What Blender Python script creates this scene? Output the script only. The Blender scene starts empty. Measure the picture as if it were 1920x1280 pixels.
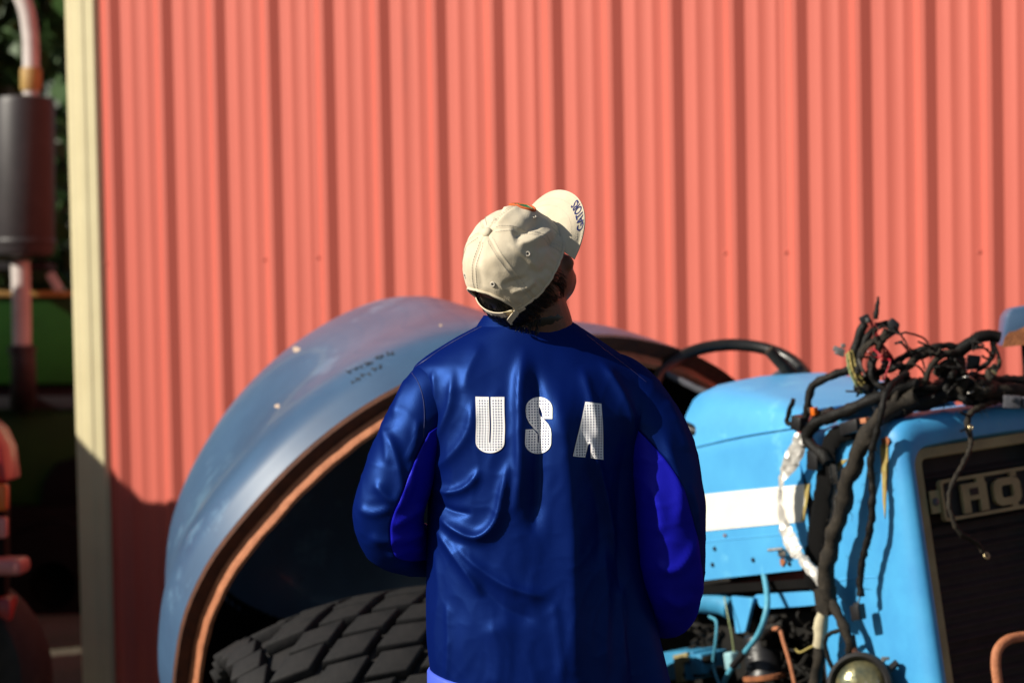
import bpy, bmesh, math, random
import numpy as np
from mathutils import Vector, Matrix, noise as mn
from mathutils.bvhtree import BVHTree
random.seed(7); rng = np.random.default_rng(7)
S = bpy.context.scene
COL = S.collection
# ------------------------------------------------------------------ camera, light, exposure
FPX = 5400.; PITCH = .05; ROLL = .0185
CAM = np.array([0, 0, 1.84])
_F = np.array([0, math.cos(PITCH), -math.sin(PITCH)]); _R = np.array([1., 0, 0]); _U = np.cross(_R, _F)
CR = math.cos(ROLL)*_R - math.sin(ROLL)*_U
CU = math.cos(ROLL)*_U + math.sin(ROLL)*_R
CF = _F
cd = bpy.data.cameras.new('camera'); cam = bpy.data.objects.new('camera', cd); COL.objects.link(cam)
cam.matrix_world = Matrix(((CR[0], CU[0], -CF[0], CAM[0]), (CR[1], CU[1], -CF[1], CAM[1]), (CR[2], CU[2], -CF[2], CAM[2]), (0, 0, 0, 1)))
cd.sensor_width = 36; cd.lens = FPX/1920*36; cd.clip_start = .1; cd.clip_end = 500
cd.dof.use_dof = True; cd.dof.focus_distance = 5.85; cd.dof.aperture_fstop = 3.8
S.camera = cam
SUN_AZ, SUN_EL = 67., 32.          # degrees to the left of the direction back towards the camera
sx, sy, sz = -math.sin(math.radians(SUN_AZ))*math.cos(math.radians(SUN_EL)), -math.cos(math.radians(SUN_AZ))*math.cos(math.radians(SUN_EL)), math.sin(math.radians(SUN_EL))
w = bpy.data.worlds.new('World'); S.world = w; w.use_nodes = True
nt = w.node_tree; bg = nt.nodes['Background']; sk = nt.nodes.new('ShaderNodeTexSky')
sk.sky_type = 'NISHITA'; sk.sun_disc = False; sk.sun_elevation = math.radians(SUN_EL); sk.sun_rotation = math.atan2(sx, sy)
nt.links.new(sk.outputs[0], bg.inputs[0]); bg.inputs[1].default_value = .05
sd = bpy.data.lights.new('sun', 'SUN'); so = bpy.data.objects.new('sun', sd); COL.objects.link(so)
sd.energy = 5.0; sd.angle = math.radians(.5); sd.color = (1, .93, .80)
so.rotation_euler = Vector((sx, sy, sz)).to_track_quat('Z', 'Y').to_euler()
S.view_settings.view_transform = 'Standard'; S.view_settings.look = 'None'; S.view_settings.exposure = .34; S.view_settings.gamma = 1

def un(u, v, d):                   # point at depth d seen at photo pixel (u, v)
    return CAM + d*(CF + CR*(u-960)/FPX - CU*(v-640)/FPX)
def ray(u, v):
    return CF + CR*(u-960)/FPX - CU*(v-640)/FPX
A = np.array
# ------------------------------------------------------------------ materials
def lin(c):
    return tuple(((x/255)/12.92 if x/255 <= .04045 else (((x/255)+.055)/1.055)**2.4) for x in c)
def pm(name, c1, c2=None, scale=6., rough=.5, rough2=None, metal=0., bump=.15, bscale=90., spot=None, coat=0., sheen=0., spec=.5, tint=None, stretch=(1, 1, 1), detail=6, bdist=.002):
    m = bpy.data.materials.new(name); m.use_nodes = True; n = m.node_tree; L = n.links.new
    b = n.nodes['Principled BSDF']; tc = n.nodes.new('ShaderNodeTexCoord')
    mp = n.nodes.new('ShaderNodeMapping'); mp.inputs['Scale'].default_value = stretch; L(tc.outputs['Object'], mp.inputs[0])
    c2 = c2 or tuple(x*.75 for x in c1)
    t = n.nodes.new('ShaderNodeTexNoise'); t.inputs['Scale'].default_value = scale; t.inputs['Detail'].default_value = detail; t.inputs['Roughness'].default_value = .62
    L(mp.outputs[0], t.inputs['Vector'])
    r = n.nodes.new('ShaderNodeValToRGB'); r.color_ramp.elements[0].position = .32; r.color_ramp.elements[1].position = .68
    r.color_ramp.elements[0].color = (*c2, 1); r.color_ramp.elements[1].color = (*c1, 1); L(t.outputs['Fac'], r.inputs[0])
    out = r.outputs[0]
    mr = n.nodes.new('ShaderNodeMapRange'); mr.inputs['To Min'].default_value = rough if rough2 is None else rough2; mr.inputs['To Max'].default_value = rough
    L(t.outputs['Fac'], mr.inputs['Value']); ro = mr.outputs[0]
    spots = spot if isinstance(spot, list) else ([spot] if spot else [])
    for (sc, th, ss) in spots:
        t2 = n.nodes.new('ShaderNodeTexNoise'); t2.inputs['Scale'].default_value = ss; t2.inputs['Detail'].default_value = 9; t2.inputs['Roughness'].default_value = .7
        L(mp.outputs[0], t2.inputs['Vector'])
        r2 = n.nodes.new('ShaderNodeValToRGB'); r2.color_ramp.elements[0].position = th; r2.color_ramp.elements[1].position = min(th+.05, 1); L(t2.outputs['Fac'], r2.inputs[0])
        mx = n.nodes.new('ShaderNodeMix'); mx.data_type = 'RGBA'; L(r2.outputs[0], mx.inputs['Factor']); L(out, mx.inputs['A']); mx.inputs['B'].default_value = (*sc, 1); out = mx.outputs['Result']
    L(out, b.inputs['Base Color']); L(ro, b.inputs['Roughness'])
    b.inputs['Metallic'].default_value = metal; b.inputs['Coat Weight'].default_value = coat; b.inputs['Sheen Weight'].default_value = sheen
    b.inputs['Specular IOR Level'].default_value = spec
    if tint: b.inputs['Specular Tint'].default_value = (*tint, 1)
    if bump:
        t3 = n.nodes.new('ShaderNodeTexNoise'); t3.inputs['Scale'].default_value = bscale; t3.inputs['Detail'].default_value = 5; L(mp.outputs[0], t3.inputs['Vector'])
        bp = n.nodes.new('ShaderNodeBump'); bp.inputs['Strength'].default_value = bump; bp.inputs['Distance'].default_value = bdist; L(t3.outputs['Fac'], bp.inputs['Height']); L(bp.outputs[0], b.inputs['Normal'])
    return m
M = {}
M['red_steel'] = pm('red_steel', (.60, .134, .096), (.51, .104, .074), scale=1.5, rough=.47, rough2=.6, bump=.08, bscale=9, stretch=(1.6, 1.6, .16), spec=.45, spot=((.44, .105, .08), .64, 5.), detail=8)
M['cream_steel'] = pm('cream_steel', (.66, .585, .36), (.60, .525, .315), scale=5, rough=.45, bump=.05, bscale=20)
M['screw'] = pm('screw', (.55, .13, .095), rough=.5)
M['concrete'] = pm('concrete', (.30, .28, .25), (.2, .19, .17), scale=9, rough=.9, bump=.3)
M['roofing'] = pm('roofing', (.55, .55, .52), rough=.45)
M['ground'] = pm('ground', (.075, .06, .04), (.035, .04, .018), scale=1.4, rough=.95, bump=.8, bscale=30, bdist=.03)
M['navy_satin'] = pm('navy_satin', (.0012, .0066, .086), (.0010, .0054, .070), scale=3, rough=.40, bump=.32, bscale=520, spec=.28, tint=(.10, .30, 1), bdist=.0011, sheen=.12)
M['royal_satin'] = pm('royal_satin', (.008, .009, .40), (.007, .007, .32), scale=3, rough=.42, bump=.45, bscale=480, spec=.30, tint=(.15, .2, 1), bdist=.001)
for k_, tint_, fac_ in (('navy_satin', (.11, .30, 1), .058), ('royal_satin', (.16, .18, 1), .045)):   # satin: diffuse cloth with a coloured sheen of even strength
    n_ = M[k_].node_tree; b_ = n_.nodes['Principled BSDF']; df = n_.nodes.new('ShaderNodeBsdfDiffuse'); gl_ = n_.nodes.new('ShaderNodeBsdfGlossy'); mx_ = n_.nodes.new('ShaderNodeMixShader')
    n_.links.new(b_.inputs['Base Color'].links[0].from_socket, df.inputs['Color']); gl_.inputs['Color'].default_value = (*tint_, 1); gl_.inputs['Roughness'].default_value = .44; mx_.inputs[0].default_value = fac_
    for q_ in (df, gl_): n_.links.new(b_.inputs['Normal'].links[0].from_socket, q_.inputs['Normal'])
    n_.links.new(df.outputs[0], mx_.inputs[1]); n_.links.new(gl_.outputs[0], mx_.inputs[2]); n_.links.new(mx_.outputs[0], n_.nodes['Material Output'].inputs['Surface']); n_.nodes.remove(b_)
M['royal_trousers'] = pm('royal_trousers', (.05, .10, .62), (.04, .08, .5), scale=4, rough=.6, bump=.2, bscale=300)
M['piping'] = pm('piping', (.006, .014, .12), rough=.5)
M['skin'] = pm('skin', (.15, .062, .034), (.11, .044, .025), scale=14, rough=.55, bump=.25, bscale=160, spot=((.10, .042, .026), .60, 60))
M['hair'] = pm('hair', (.008, .007, .007), (.004, .004, .004), scale=30, rough=.32, bump=0)
M['grey_hair'] = pm('grey_hair', (.10, .095, .09), rough=.35, bump=0)
M['cap_cloth'] = pm('cap_cloth', (.69, .60, .455), (.60, .51, .375), scale=22, rough=.92, bump=.5, bscale=420, spec=.2, sheen=.15, bdist=.0012)
M['cap_thread'] = pm('cap_thread', (.60, .54, .45), rough=.9)
M['cap_dark'] = pm('cap_dark', (.03, .028, .026), rough=.9)
M['brass'] = pm('brass', (.55, .45, .25), rough=.35, metal=.8)
M['orange_thread'] = pm('orange_thread', (.62, .12, .025), rough=.8, bump=.5, bscale=700)
M['green_thread'] = pm('green_thread', (.008, .16, .045), (.012, .25, .09), scale=120, rough=.7, bump=.5, bscale=700)
M['cream_thread'] = pm('cream_thread', (.6, .58, .4), rough=.7)
M['navy_thread'] = pm('navy_thread', (.010, .018, .15), rough=.7, bump=.4, bscale=700)
M['eye'] = pm('eye', (.5, .47, .42), rough=.2, bump=0)
M['shoe'] = pm('shoe', (.03, .025, .02), rough=.6)
RUST = (.17, .065, .025)
M['tractor_blue'] = pm('tractor_blue', (.080, .385, .70), (.058, .31, .63), scale=5, rough=.42, rough2=.55, bump=.10, bscale=40, spot=[((.115, .44, .71), .60, 4.), (RUST, .695, 15.), ((.30, .26, .10), .705, 24.), ((.05, .26, .52), .64, 2.2)])
M['tractor_blue_worn'] = pm('tractor_blue_worn', (.066, .37, .69), (.044, .28, .60), scale=7, rough=.45, rough2=.6, bump=.16, bscale=50, spot=[((.36, .28, .05), .675, 9.), (RUST, .675, 7.)])
M['engine_blue'] = pm('engine_blue', (.05, .30, .52), (.03, .19, .36), scale=11, rough=.55, bump=.25, spot=[(RUST, .64, 14.), ((.02, .018, .016), .63, 9.)])
M['engine_grime'] = pm('engine_grime', (.016, .014, .012), (.006, .0055, .005), spec=.2, scale=12, rough=.7, bump=.6, bscale=60, spot=[((.08, .04, .02), .64, 18.), ((.05, .13, .16), .68, 10.)])
M['black_metal'] = pm('black_metal', (.006, .0055, .0055), (.0035, .0035, .0035), scale=10, rough=.75, bump=.3, spec=.10)
M['stripe_white'] = pm('stripe_white', (.86, .81, .72), (.82, .76, .66), scale=9, rough=.5, bump=.08, spot=((.50, .36, .16), .74, 16.))
M['grille_cream'] = pm('grille_cream', (.34, .29, .14), (.24, .20, .10), scale=14, rough=.6, bump=.25, spot=((.12, .07, .03), .68, 22.))
M['mesh_black'] = pm('mesh_black', (.020, .015, .014), (.010, .008, .008), scale=24, rough=.75, bump=.4)
M['fender_blue'] = pm('fender_blue', (.056, .118, .215), (.036, .078, .155), scale=3.1, rough=.33, rough2=.46, spec=.8, detail=10, bump=.06, bscale=9, spot=[((.085, .165, .27), .60, 2.6), ((.035, .07, .13), .66, 6.), ((.30, .22, .17), .735, 11.)], coat=.15)
M['rust'] = pm('rust', (.36, .125, .045), (.16, .050, .020), scale=26, rough=.85, bump=.7, bscale=120, bdist=.004)
M['rust_yellow'] = pm('rust_yellow', (.40, .34, .10), (.30, .19, .06), scale=40, rough=.7, bump=.3)
M['rust_bright'] = pm('rust_bright', (.52, .20, .095), (.34, .115, .05), scale=30, rough=.75, bump=.6, bscale=140, spot=((.10, .035, .015), .66, 34.), bdist=.003)
M['rust_dark'] = pm('rust_dark', (.10, .032, .013), (.045, .016, .009), scale=18, rough=.85, bump=.6, bscale=110)
M['shade_black'] = pm('shade_black', (.006, .006, .006), (.004, .004, .004), scale=8, rough=.9, spec=.05, bump=.2)
M['rubber'] = pm('rubber', (.030, .028, .028), (.016, .016, .017), scale=12, rough=.62, bump=.45, bscale=160, spot=[((.075, .062, .05), .70, 24.), ((.04, .034, .03), .60, 5.)], spec=.16)
M['marker'] = pm('marker', (.012, .012, .016), rough=.6)
M['paint_chip'] = pm('paint_chip', (.55, .42, .33), rough=.7)
M['cable_black'] = pm('cable_black', (.011, .010, .009), (.006, .0055, .005), spec=.22, scale=40, rough=.62, rough2=.42, bump=.8, bscale=260, bdist=.003)
M['cable_dusty'] = pm('cable_dusty', (.042, .034, .025), (.014, .012, .010), spec=.22, scale=45, rough=.75, bump=.9, bscale=230, bdist=.003)
M['hose_black'] = pm('hose_black', (.018, .017, .016), (.010, .010, .010), scale=20, rough=.33, bump=.2)
M['wire_red'] = pm('wire_red', (.42, .008, .02), rough=.4)
M['wire_yellow'] = pm('wire_yellow', (.44, .36, .12), (.36, .28, .09), rough=.5)
M['wire_green'] = pm('wire_green', (.30, .36, .16), rough=.5)
M['white_sleeve'] = pm('white_sleeve', (.66, .60, .42), (.42, .36, .24), scale=16, rough=.6, bump=.6, spot=((.10, .08, .06), .62, 30.))
M['silver_tape'] = pm('silver_tape', (.74, .72, .68), (.45, .43, .40), scale=14, rough=.42, metal=.35, bump=.7, bscale=70, bdist=.004)
M['connector_black'] = pm('connector_black', (.016, .015, .017), (.009, .009, .010), scale=30, rough=.4, bump=.2)
M['connector_grey'] = pm('connector_grey', (.10, .10, .12), (.06, .06, .07), scale=30, rough=.5, bump=.2)
M['steel'] = pm('steel', (.52, .50, .47), (.28, .26, .24), scale=40, rough=.38, metal=.85, bump=.3)
M['blue_hose'] = pm('blue_hose', (.10, .38, .52), (.06, .27, .40), scale=30, rough=.5, bump=.2, spot=((.22, .17, .08), .70, 24.))
M['pale_blue_plastic'] = pm('pale_blue_plastic', (.34, .55, .58), (.22, .42, .48), scale=24, rough=.45, bump=.2)
M['print_white'] = pm('print_white', (.5, .5, .5), rough=.7)
M['lamp_glass'] = pm('lamp_glass', (.42, .36, .17), (.10, .13, .10), scale=17, rough=.18, metal=.65, bump=.5, bscale=60, spot=((.50, .43, .35), .60, 16.), bdist=.004)
M['orange_plastic'] = pm('orange_plastic', (.70, .14, .01), rough=.35)
M['red_paint'] = pm('red_paint', (.40, .022, .022), (.30, .016, .016), scale=6, rough=.35, coat=.2)
M['chrome_red'] = pm('chrome_red', (.55, .20, .18), (.42, .13, .12), scale=12, rough=.35)
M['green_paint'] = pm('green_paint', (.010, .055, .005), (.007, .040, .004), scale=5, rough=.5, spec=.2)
M['machine_grey'] = pm('machine_grey', (.03, .028, .032), rough=.7, spec=.12)
M['muffler'] = pm('muffler', (.030, .024, .027), (.016, .013, .015), scale=8, rough=.5, metal=.0, bump=.2)
M['pipe_chrome'] = pm('pipe_chrome', (.62, .58, .55), (.48, .42, .40), scale=9, rough=.45, spec=.3)
M['pipe_rust'] = pm('pipe_rust', (.45, .30, .08), (.30, .16, .05), scale=20, rough=.6)
M['bark'] = pm('bark', (.10, .075, .05), rough=.95, bump=.8, bscale=30)
M['leaf'] = pm('leaf', (.035, .085, .014), (.020, .055, .009), scale=1.2, rough=.55, bump=0)
M['glass_dark'] = pm('glass_dark', (.01, .012, .014), rough=.08, bump=0)

def letter_mat():                  # white print with a grid of round pinholes, in the letter's own UV
    m = bpy.data.materials.new('jersey_print'); m.use_nodes = True; n = m.node_tree; L = n.links.new; b = n.nodes['Principled BSDF']
    uv = n.nodes.new('ShaderNodeUVMap'); uv.uv_map = 'UVMap'
    fr = n.nodes.new('ShaderNodeVectorMath'); fr.operation = 'FRACTION'; L(uv.outputs[0], fr.inputs[0])
    sb = n.nodes.new('ShaderNodeVectorMath'); sb.operation = 'SUBTRACT'; L(fr.outputs[0], sb.inputs[0]); sb.inputs[1].default_value = (.5, .5, 0)
    ln = n.nodes.new('ShaderNodeVectorMath'); ln.operation = 'LENGTH'; L(sb.outputs[0], ln.inputs[0])
    at = n.nodes.new('ShaderNodeAttribute'); at.attribute_name = 'edge'
    lt = n.nodes.new('ShaderNodeMath'); lt.operation = 'LESS_THAN'; L(ln.outputs['Value'], lt.inputs[0]); lt.inputs[1].default_value = .29
    mu = n.nodes.new('ShaderNodeMath'); mu.operation = 'MULTIPLY'; L(lt.outputs[0], mu.inputs[0]); L(at.outputs['Fac'], mu.inputs[1])
    mx = n.nodes.new('ShaderNodeMix'); mx.data_type = 'RGBA'; L(mu.outputs[0], mx.inputs['Factor']); mx.inputs['A'].default_value = (.88, .87, .88, 1); mx.inputs['B'].default_value = (.006, .014, .12, 1)
    L(mx.outputs['Result'], b.inputs['Base Color']); b.inputs['Roughness'].default_value = .6
    return m
M['jersey_print'] = letter_mat()

# ------------------------------------------------------------------ helpers
ORG = {}
def root(name, loc, label, cat, group=None):
    o = bpy.data.objects.new(name, None); COL.objects.link(o); o.location = tuple(float(x) for x in loc); o.empty_display_size = .1
    o['label'] = label; o['category'] = cat
    if group: o['group'] = group
    ORG[o] = np.array(loc, float); return o
def obj(name, VF, mat, parent=None, smooth=40, label=None, kind=None, cat=None, group=None, loc=None):
    V, Fc = VF; V = np.asarray(V, float)
    org = ORG[parent] if parent is not None else (np.array(loc, float) if loc is not None else np.zeros(3))
    me = bpy.data.meshes.new(name); me.from_pydata((V-org).tolist(), [], [list(map(int, f)) for f in Fc]); me.validate(); me.update()
    bm = bmesh.new(); bm.from_mesh(me); bmesh.ops.recalc_face_normals(bm, faces=bm.faces); bm.to_mesh(me); bm.free()
    return link(name, me, mat, parent, smooth, label, kind, cat, group, org)
def link(name, me, mat, parent=None, smooth=40, label=None, kind=None, cat=None, group=None, org=None):
    if smooth:
        me.polygons.foreach_set('use_smooth', [True]*len(me.polygons))
        if smooth < 180: me.set_sharp_from_angle(angle=math.radians(smooth))
    if mat is not None: me.materials.append(M[mat] if isinstance(mat, str) else mat)
    o = bpy.data.objects.new(name, me); COL.objects.link(o)
    if parent is not None: o.parent = parent; ORG[o] = ORG[parent]
    else:
        o.location = tuple(org) if org is not None else (0, 0, 0); ORG[o] = np.zeros(3) if org is None else np.array(org, float)
    for k, v in (('label', label), ('kind', kind), ('category', cat), ('group', group)):
        if v: o[k] = v
    return o
def join(*vfs):
    V = []; Fc = []; k = 0
    for v, f in vfs:
        V += [tuple(p) for p in v]; Fc += [[i+k for i in q] for q in f]; k += len(v)
    return V, Fc
def unit(v): v = np.asarray(v, float); return v/np.linalg.norm(v)
def crom(P, n=6):                  # Catmull-Rom through the points (any columns)
    P = np.asarray(P, float)
    if len(P) < 3:
        return np.array([P[0]+(P[-1]-P[0])*t for t in np.linspace(0, 1, n+1)])
    Q = np.vstack([2*P[0]-P[1], P, 2*P[-1]-P[-2]]); out = []
    for i in range(1, len(Q)-2):
        p0, p1, p2, p3 = Q[i-1:i+3]
        for t in np.linspace(0, 1, n, endpoint=False):
            out.append(.5*((2*p1)+(-p0+p2)*t+(2*p0-5*p1+4*p2-p3)*t*t+(-p0+3*p1-3*p2+p3)*t**3))
    out.append(P[-1]); return np.array(out)
def tube(path, rad, seg=8, jit=0., caps=True, squash=None, seed=0):
    path = np.asarray(path, float); n = len(path); rad = np.broadcast_to(np.asarray(rad, float), (n,))
    T = np.gradient(path, axis=0); T /= np.linalg.norm(T, axis=1)[:, None]+1e-12
    ref = A([0, 0, 1.]) if abs(T[0][2]) < .9 else A([1., 0, 0]); e = unit(np.cross(T[0], ref)); V = []; r = np.random.default_rng(seed+n)
    for i in range(n):
        e = e-T[i]*(e@T[i]); e = unit(e); g = np.cross(T[i], e)
        for k in range(seg):
            a = 2*math.pi*k/seg; rr = rad[i]*(1+jit*(r.random()-.5)*2)
            V.append(path[i]+rr*(math.cos(a)*e*(squash or 1)+math.sin(a)*g))
    Fc = [[i*seg+k, i*seg+(k+1) % seg, (i+1)*seg+(k+1) % seg, (i+1)*seg+k] for i in range(n-1) for k in range(seg)]
    if caps: Fc += [list(range(seg))[::-1], [(n-1)*seg+k for k in range(seg)]]
    return V, Fc
def lathe(c, ax, prof, seg=32, ref=None, closed=False):
    ax = unit(ax); ref = ref if ref is not None else (A([0, 0, 1.]) if abs(ax[2]) < .9 else A([1., 0, 0])); e = unit(np.cross(ax, ref)); g = np.cross(ax, e); V = []
    for (r, t) in prof:
        for k in range(seg):
            a = 2*math.pi*k/seg; V.append(np.asarray(c)+ax*t+r*(math.cos(a)*e+math.sin(a)*g))
    n = len(prof); R_ = range(n if closed else n-1)
    Fc = [[i*seg+k, i*seg+(k+1) % seg, ((i+1) % n)*seg+(k+1) % seg, ((i+1) % n)*seg+k] for i in R_ for k in range(seg)]
    if not closed:
        if prof[0][0] > 1e-6: Fc.append(list(range(seg))[::-1])
        if prof[-1][0] > 1e-6: Fc.append([(n-1)*seg+k for k in range(seg)])
    return V, Fc
def bev(VF, off, seg=2, ang=35):
    me = bpy.data.meshes.new('t'); me.from_pydata([tuple(v) for v in VF[0]], [], [list(f) for f in VF[1]]); bm = bmesh.new(); bm.from_mesh(me)
    bmesh.ops.remove_doubles(bm, verts=bm.verts, dist=1e-5); bmesh.ops.recalc_face_normals(bm, faces=bm.faces)
    ed = [e for e in bm.edges if len(e.link_faces) == 2 and e.calc_face_angle(0) > math.radians(ang)]
    bmesh.ops.bevel(bm, geom=ed, offset=off, segments=seg, affect='EDGES', profile=.5, clamp_overlap=True)
    V = [v.co[:] for v in bm.verts]; bm.verts.index_update(); Fc = [[v.index for v in f.verts] for f in bm.faces]; bm.free(); bpy.data.meshes.remove(me); return V, Fc
def prism(poly, vec):
    poly = [np.asarray(p, float) for p in poly]; n = len(poly); V = poly+[p+np.asarray(vec) for p in poly]
    return V, [list(range(n))[::-1], list(range(n, 2*n))]+[[i, (i+1) % n, n+(i+1) % n, n+i] for i in range(n)]
def box(c, ex, ey, ez, hx, hy, hz, b=0):
    c = np.asarray(c, float); ex, ey, ez = unit(ex), unit(ey), unit(ez)
    V = [c+ex*i*hx+ey*j*hy+ez*k*hz for k in (-1, 1) for j in (-1, 1) for i in (-1, 1)]
    VF = (V, [[0, 2, 3, 1], [4, 5, 7, 6], [0, 1, 5, 4], [2, 6, 7, 3], [0, 4, 6, 2], [1, 3, 7, 5]])
    return bev(VF, b, 2) if b else VF
def grid_faces(nr, nc, wrap=True):
    return [[i*nc+k, i*nc+(k+1) % nc, (i+1)*nc+(k+1) % nc, (i+1)*nc+k] for i in range(nr-1) for k in range(nc if wrap else nc-1)]
X, Y, Z3 = A([1., 0, 0]), A([0, 1., 0]), A([0, 0, 1.])
def gz(x, y):                      # height of the yard
    t = np.clip((y-6.5)/3.5, 0, 1); return -.16*t*t*(3-2*t)

# ------------------------------------------------------------------ ground
gxs = np.concatenate([np.linspace(-200, -12, 10), np.linspace(-10, 12, 60), np.linspace(14, 200, 10)]); gys = np.concatenate([np.linspace(-60, -4, 8), np.linspace(-3, 20, 70), np.linspace(22, 300, 12)])
V = [(x, y, gz(x, y)+(.012*mn.noise(Vector((x*1.7, y*1.7, 0))) if abs(x) < 12 and -3 < y < 21 else 0)) for y in gys for x in gxs]
obj('ground', (V, grid_faces(len(gys), len(gxs), False)), 'ground', kind='structure', smooth=180)

# ------------------------------------------------------------------ barn with ribbed steel sheets
TH = math.radians(22.79); WD = A([math.cos(TH), -math.sin(TH), 0]); WN = A([-math.sin(TH), -math.cos(TH), 0])
W0 = CAM*A([1, 1, 0])+CR*0+A([-1.499, 11.147-.03, 0])
PIT = .2286
barn = root('barn', W0+WD*3-WN*3+A([0, 0, -.16]), 'red ribbed steel barn with a cream corner trim, behind the man and the blue tractor', 'barn')
def sheet_profile(nrib):
    p = []
    for i in range(nrib):
        b = i*PIT
        p += [(b-.096+.0, 0)] if i == 0 else []
        p += [(b-.060, 0), (b-.036, .0182), (b-.017, .0182), (b+.0178, 0), (b+.052, 0), (b+.063, .0042), (b+.069, .0042), (b+.081, 0), (b+.117, 0), (b+.128, .0042), (b+.134, .0042), (b+.146, 0)]
    p += [(nrib*PIT-.096, 0)]
    return p
def sheet(o0, dr, nr, nrib, z0, z1):
    p = sheet_profile(nrib); V = []
    for (z, back) in ((z0, 0), (z1, 0), (z1, .004), (z0, .004)):
        V += [o0+dr*s+nr*(h-back)+A([0, 0, z]) for s, h in p]
    return V, grid_faces(4, len(p), False)+[[3*len(p)+k, 3*len(p)+k+1, k+1, k] for k in range(len(p)-1)]
for i in range(9):
    o0 = W0+WD*(i*4*PIT)+WN*(.0012*(i % 2))
    pn = obj('wall_sheet', sheet(o0, WD, WN, 4, -.16, 4.3), 'red_steel', barn, smooth=25)
    sc = []
    for z in (.25, 1.62, 2.95, 4.1):
        for k in range(0, 4, 3 if z == 1.62 else 1):
            sc.append(lathe(o0+WD*(k*PIT-.070+.004*rng.standard_normal())+A([0, 0, z+.01*rng.standard_normal()]), WN, [(.007, 0), (.007, .003), (.004, .006)], 6))
    obj('screws', join(*sc), 'screw', pn, kind='stuff')
# corner trim: front leg, rolled edge and return leg
tr = W0+WD*-.078
prof = [(0.002, .006), (-.012, .020), (-.050, .022), (-.056, .026), (-.085, .026), (-.091, .022), (-.128, .020), (-.145, .004)]
V = []
for z in (-.16, 4.3):
    V += [tr+WD*s+WN*h+A([0, 0, z]) for s, h in prof]+[tr+WD*-.147+WN*-.15+A([0, 0, z]), tr+WD*-.140+WN*-.15+A([0, 0, z]), tr+WD*-.137-WN*.004+A([0, 0, z]), tr+WD*.002-WN*.004+A([0, 0, z])]
n = len(prof)+4
obj('corner_trim', (V, grid_faces(2, n)+[list(range(n))[::-1], list(range(n, 2*n))]), 'cream_steel', barn, smooth=25)
for i in range(7):
    obj('wall_sheet', sheet(W0+WD*-.235-WN*(6.6-i*4*PIT), WN, -WD, 4, -.16, 4.3), 'red_steel', barn, smooth=25)
eav = [W0+WD*-.6+WN*.4+A([0, 0, 4.32]), W0+WD*8.6+WN*.4+A([0, 0, 4.32]), W0+WD*8.6-WN*6.8+A([0, 0, 5.7]), W0+WD*-.6-WN*6.8+A([0, 0, 5.7])]
obj('roof', prism(eav, (0, 0, .08)), 'roofing', barn, smooth=0)

# ------------------------------------------------------------------ tractor frame
def fr(phi, rho, tau):
    L = A([math.sin(phi), -math.cos(phi), 0]); W = A([math.cos(phi), math.sin(phi), 0])
    L2 = math.cos(tau)*L+math.sin(tau)*Z3; Z2 = math.cos(tau)*Z3-math.sin(tau)*L
    return L2, math.cos(rho)*W+math.sin(rho)*Z2, math.cos(rho)*Z2-math.sin(rho)*W
TL, TW, TU = fr(*[math.radians(a) for a in (34, 3, 8)])
TB = A([TL, TW, TU]); TO = un(1705, 1000, 7.5)
def T(l, w_, h): return TO+TL*l+TW*w_+TU*h
def loc(P): return TB@(np.asarray(P)-TO)
def hit(u, v, ax, val):            # where the sight line meets the tractor plane l/w/h = val
    r = ray(u, v); t = (val-(CAM-TO)@TB[ax])/(r@TB[ax]); return CAM+t*r
def side(u, v, w0=0.): return hit(u, v, 1, w0)
def front(u, v, l0=0.): return hit(u, v, 0, l0)
trp = TO+TL*-1.; trp = A([trp[0], trp[1], gz(trp[0], trp[1])])
tractor = root('tractor', trp, 'weathered blue tractor, stripped down, with a white hood stripe and a big blue bowl fender', 'tractor')

# hood: lofted closed shell
def hood_sec(l, hb, hc, ht, wr, dent=0):
    ch = max(ht-hc, .012); w1 = .02+.09*min(1, ch/.15)
    c = [(0, hb), (-.001, hb+(hc-hb)*.25), (-.002, hb+(hc-hb)*.55), (-.001, hc-.035), (0, hc-.012), (.004, hc), (.010, hc+.25*ch), (w1*.30, hc+.60*ch), (w1*.62, hc+.86*ch), (w1+.03, hc+.97*ch), (wr*.35, ht), (wr*.5, ht+.004)]
    full = c+[(wr-a, b) for a, b in c[::-1][1:]]
    return [T(l, a, b) for a, b in full]
def sheetloft(secs, th):
    """closed thin shell from open sections"""
    secs = [np.asarray(s) for s in secs]; n = len(secs[0]); m = len(secs); P = A(secs)
    du = np.gradient(P, axis=0); dv = np.gradient(P, axis=1); N = np.cross(du, dv); N /= np.linalg.norm(N, axis=2)[..., None]+1e-12
    Qp = P-N*th; V = list(P.reshape(-1, 3))+list(Qp.reshape(-1, 3)); o = n*m
    F1 = grid_faces(m, n, False); F2 = [[o+i for i in f[::-1]] for f in F1]; E = []
    for k in range(n-1): E += [[k+1, k, o+k, o+k+1], [(m-1)*n+k, (m-1)*n+k+1, o+(m-1)*n+k+1, o+(m-1)*n+k]]
    for i in range(m-1): E += [[i*n, (i+1)*n, o+(i+1)*n, o+i*n], [(i+1)*n+n-1, i*n+n-1, o+i*n+n-1, o+(i+1)*n+n-1]]
    return V, F1+F2+E
secs = []
for l, hb, hc, ht, wr in ((-.92, -.086, .290, .452, .60), (-.885, -.086, .297, .467, .60), (-.80, -.083, .300, .462, .60), (-.66, -.080, .304, .430, .60), (-.52, -.076, .308, .395, .60), (-.46, -.075, .309, .375, .60), (-.40, -.02, .310, .355, .60)):
    secs.append(hood_sec(l, hb, hc, ht, wr))
hood = obj('hood', sheetloft(secs, .006), 'tractor_blue', tractor, smooth=50)
def side_panel(px, th=.0016, w0=-.0035):
    return prism([side(u, v, w0) for u, v in px], TW*th)
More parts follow.
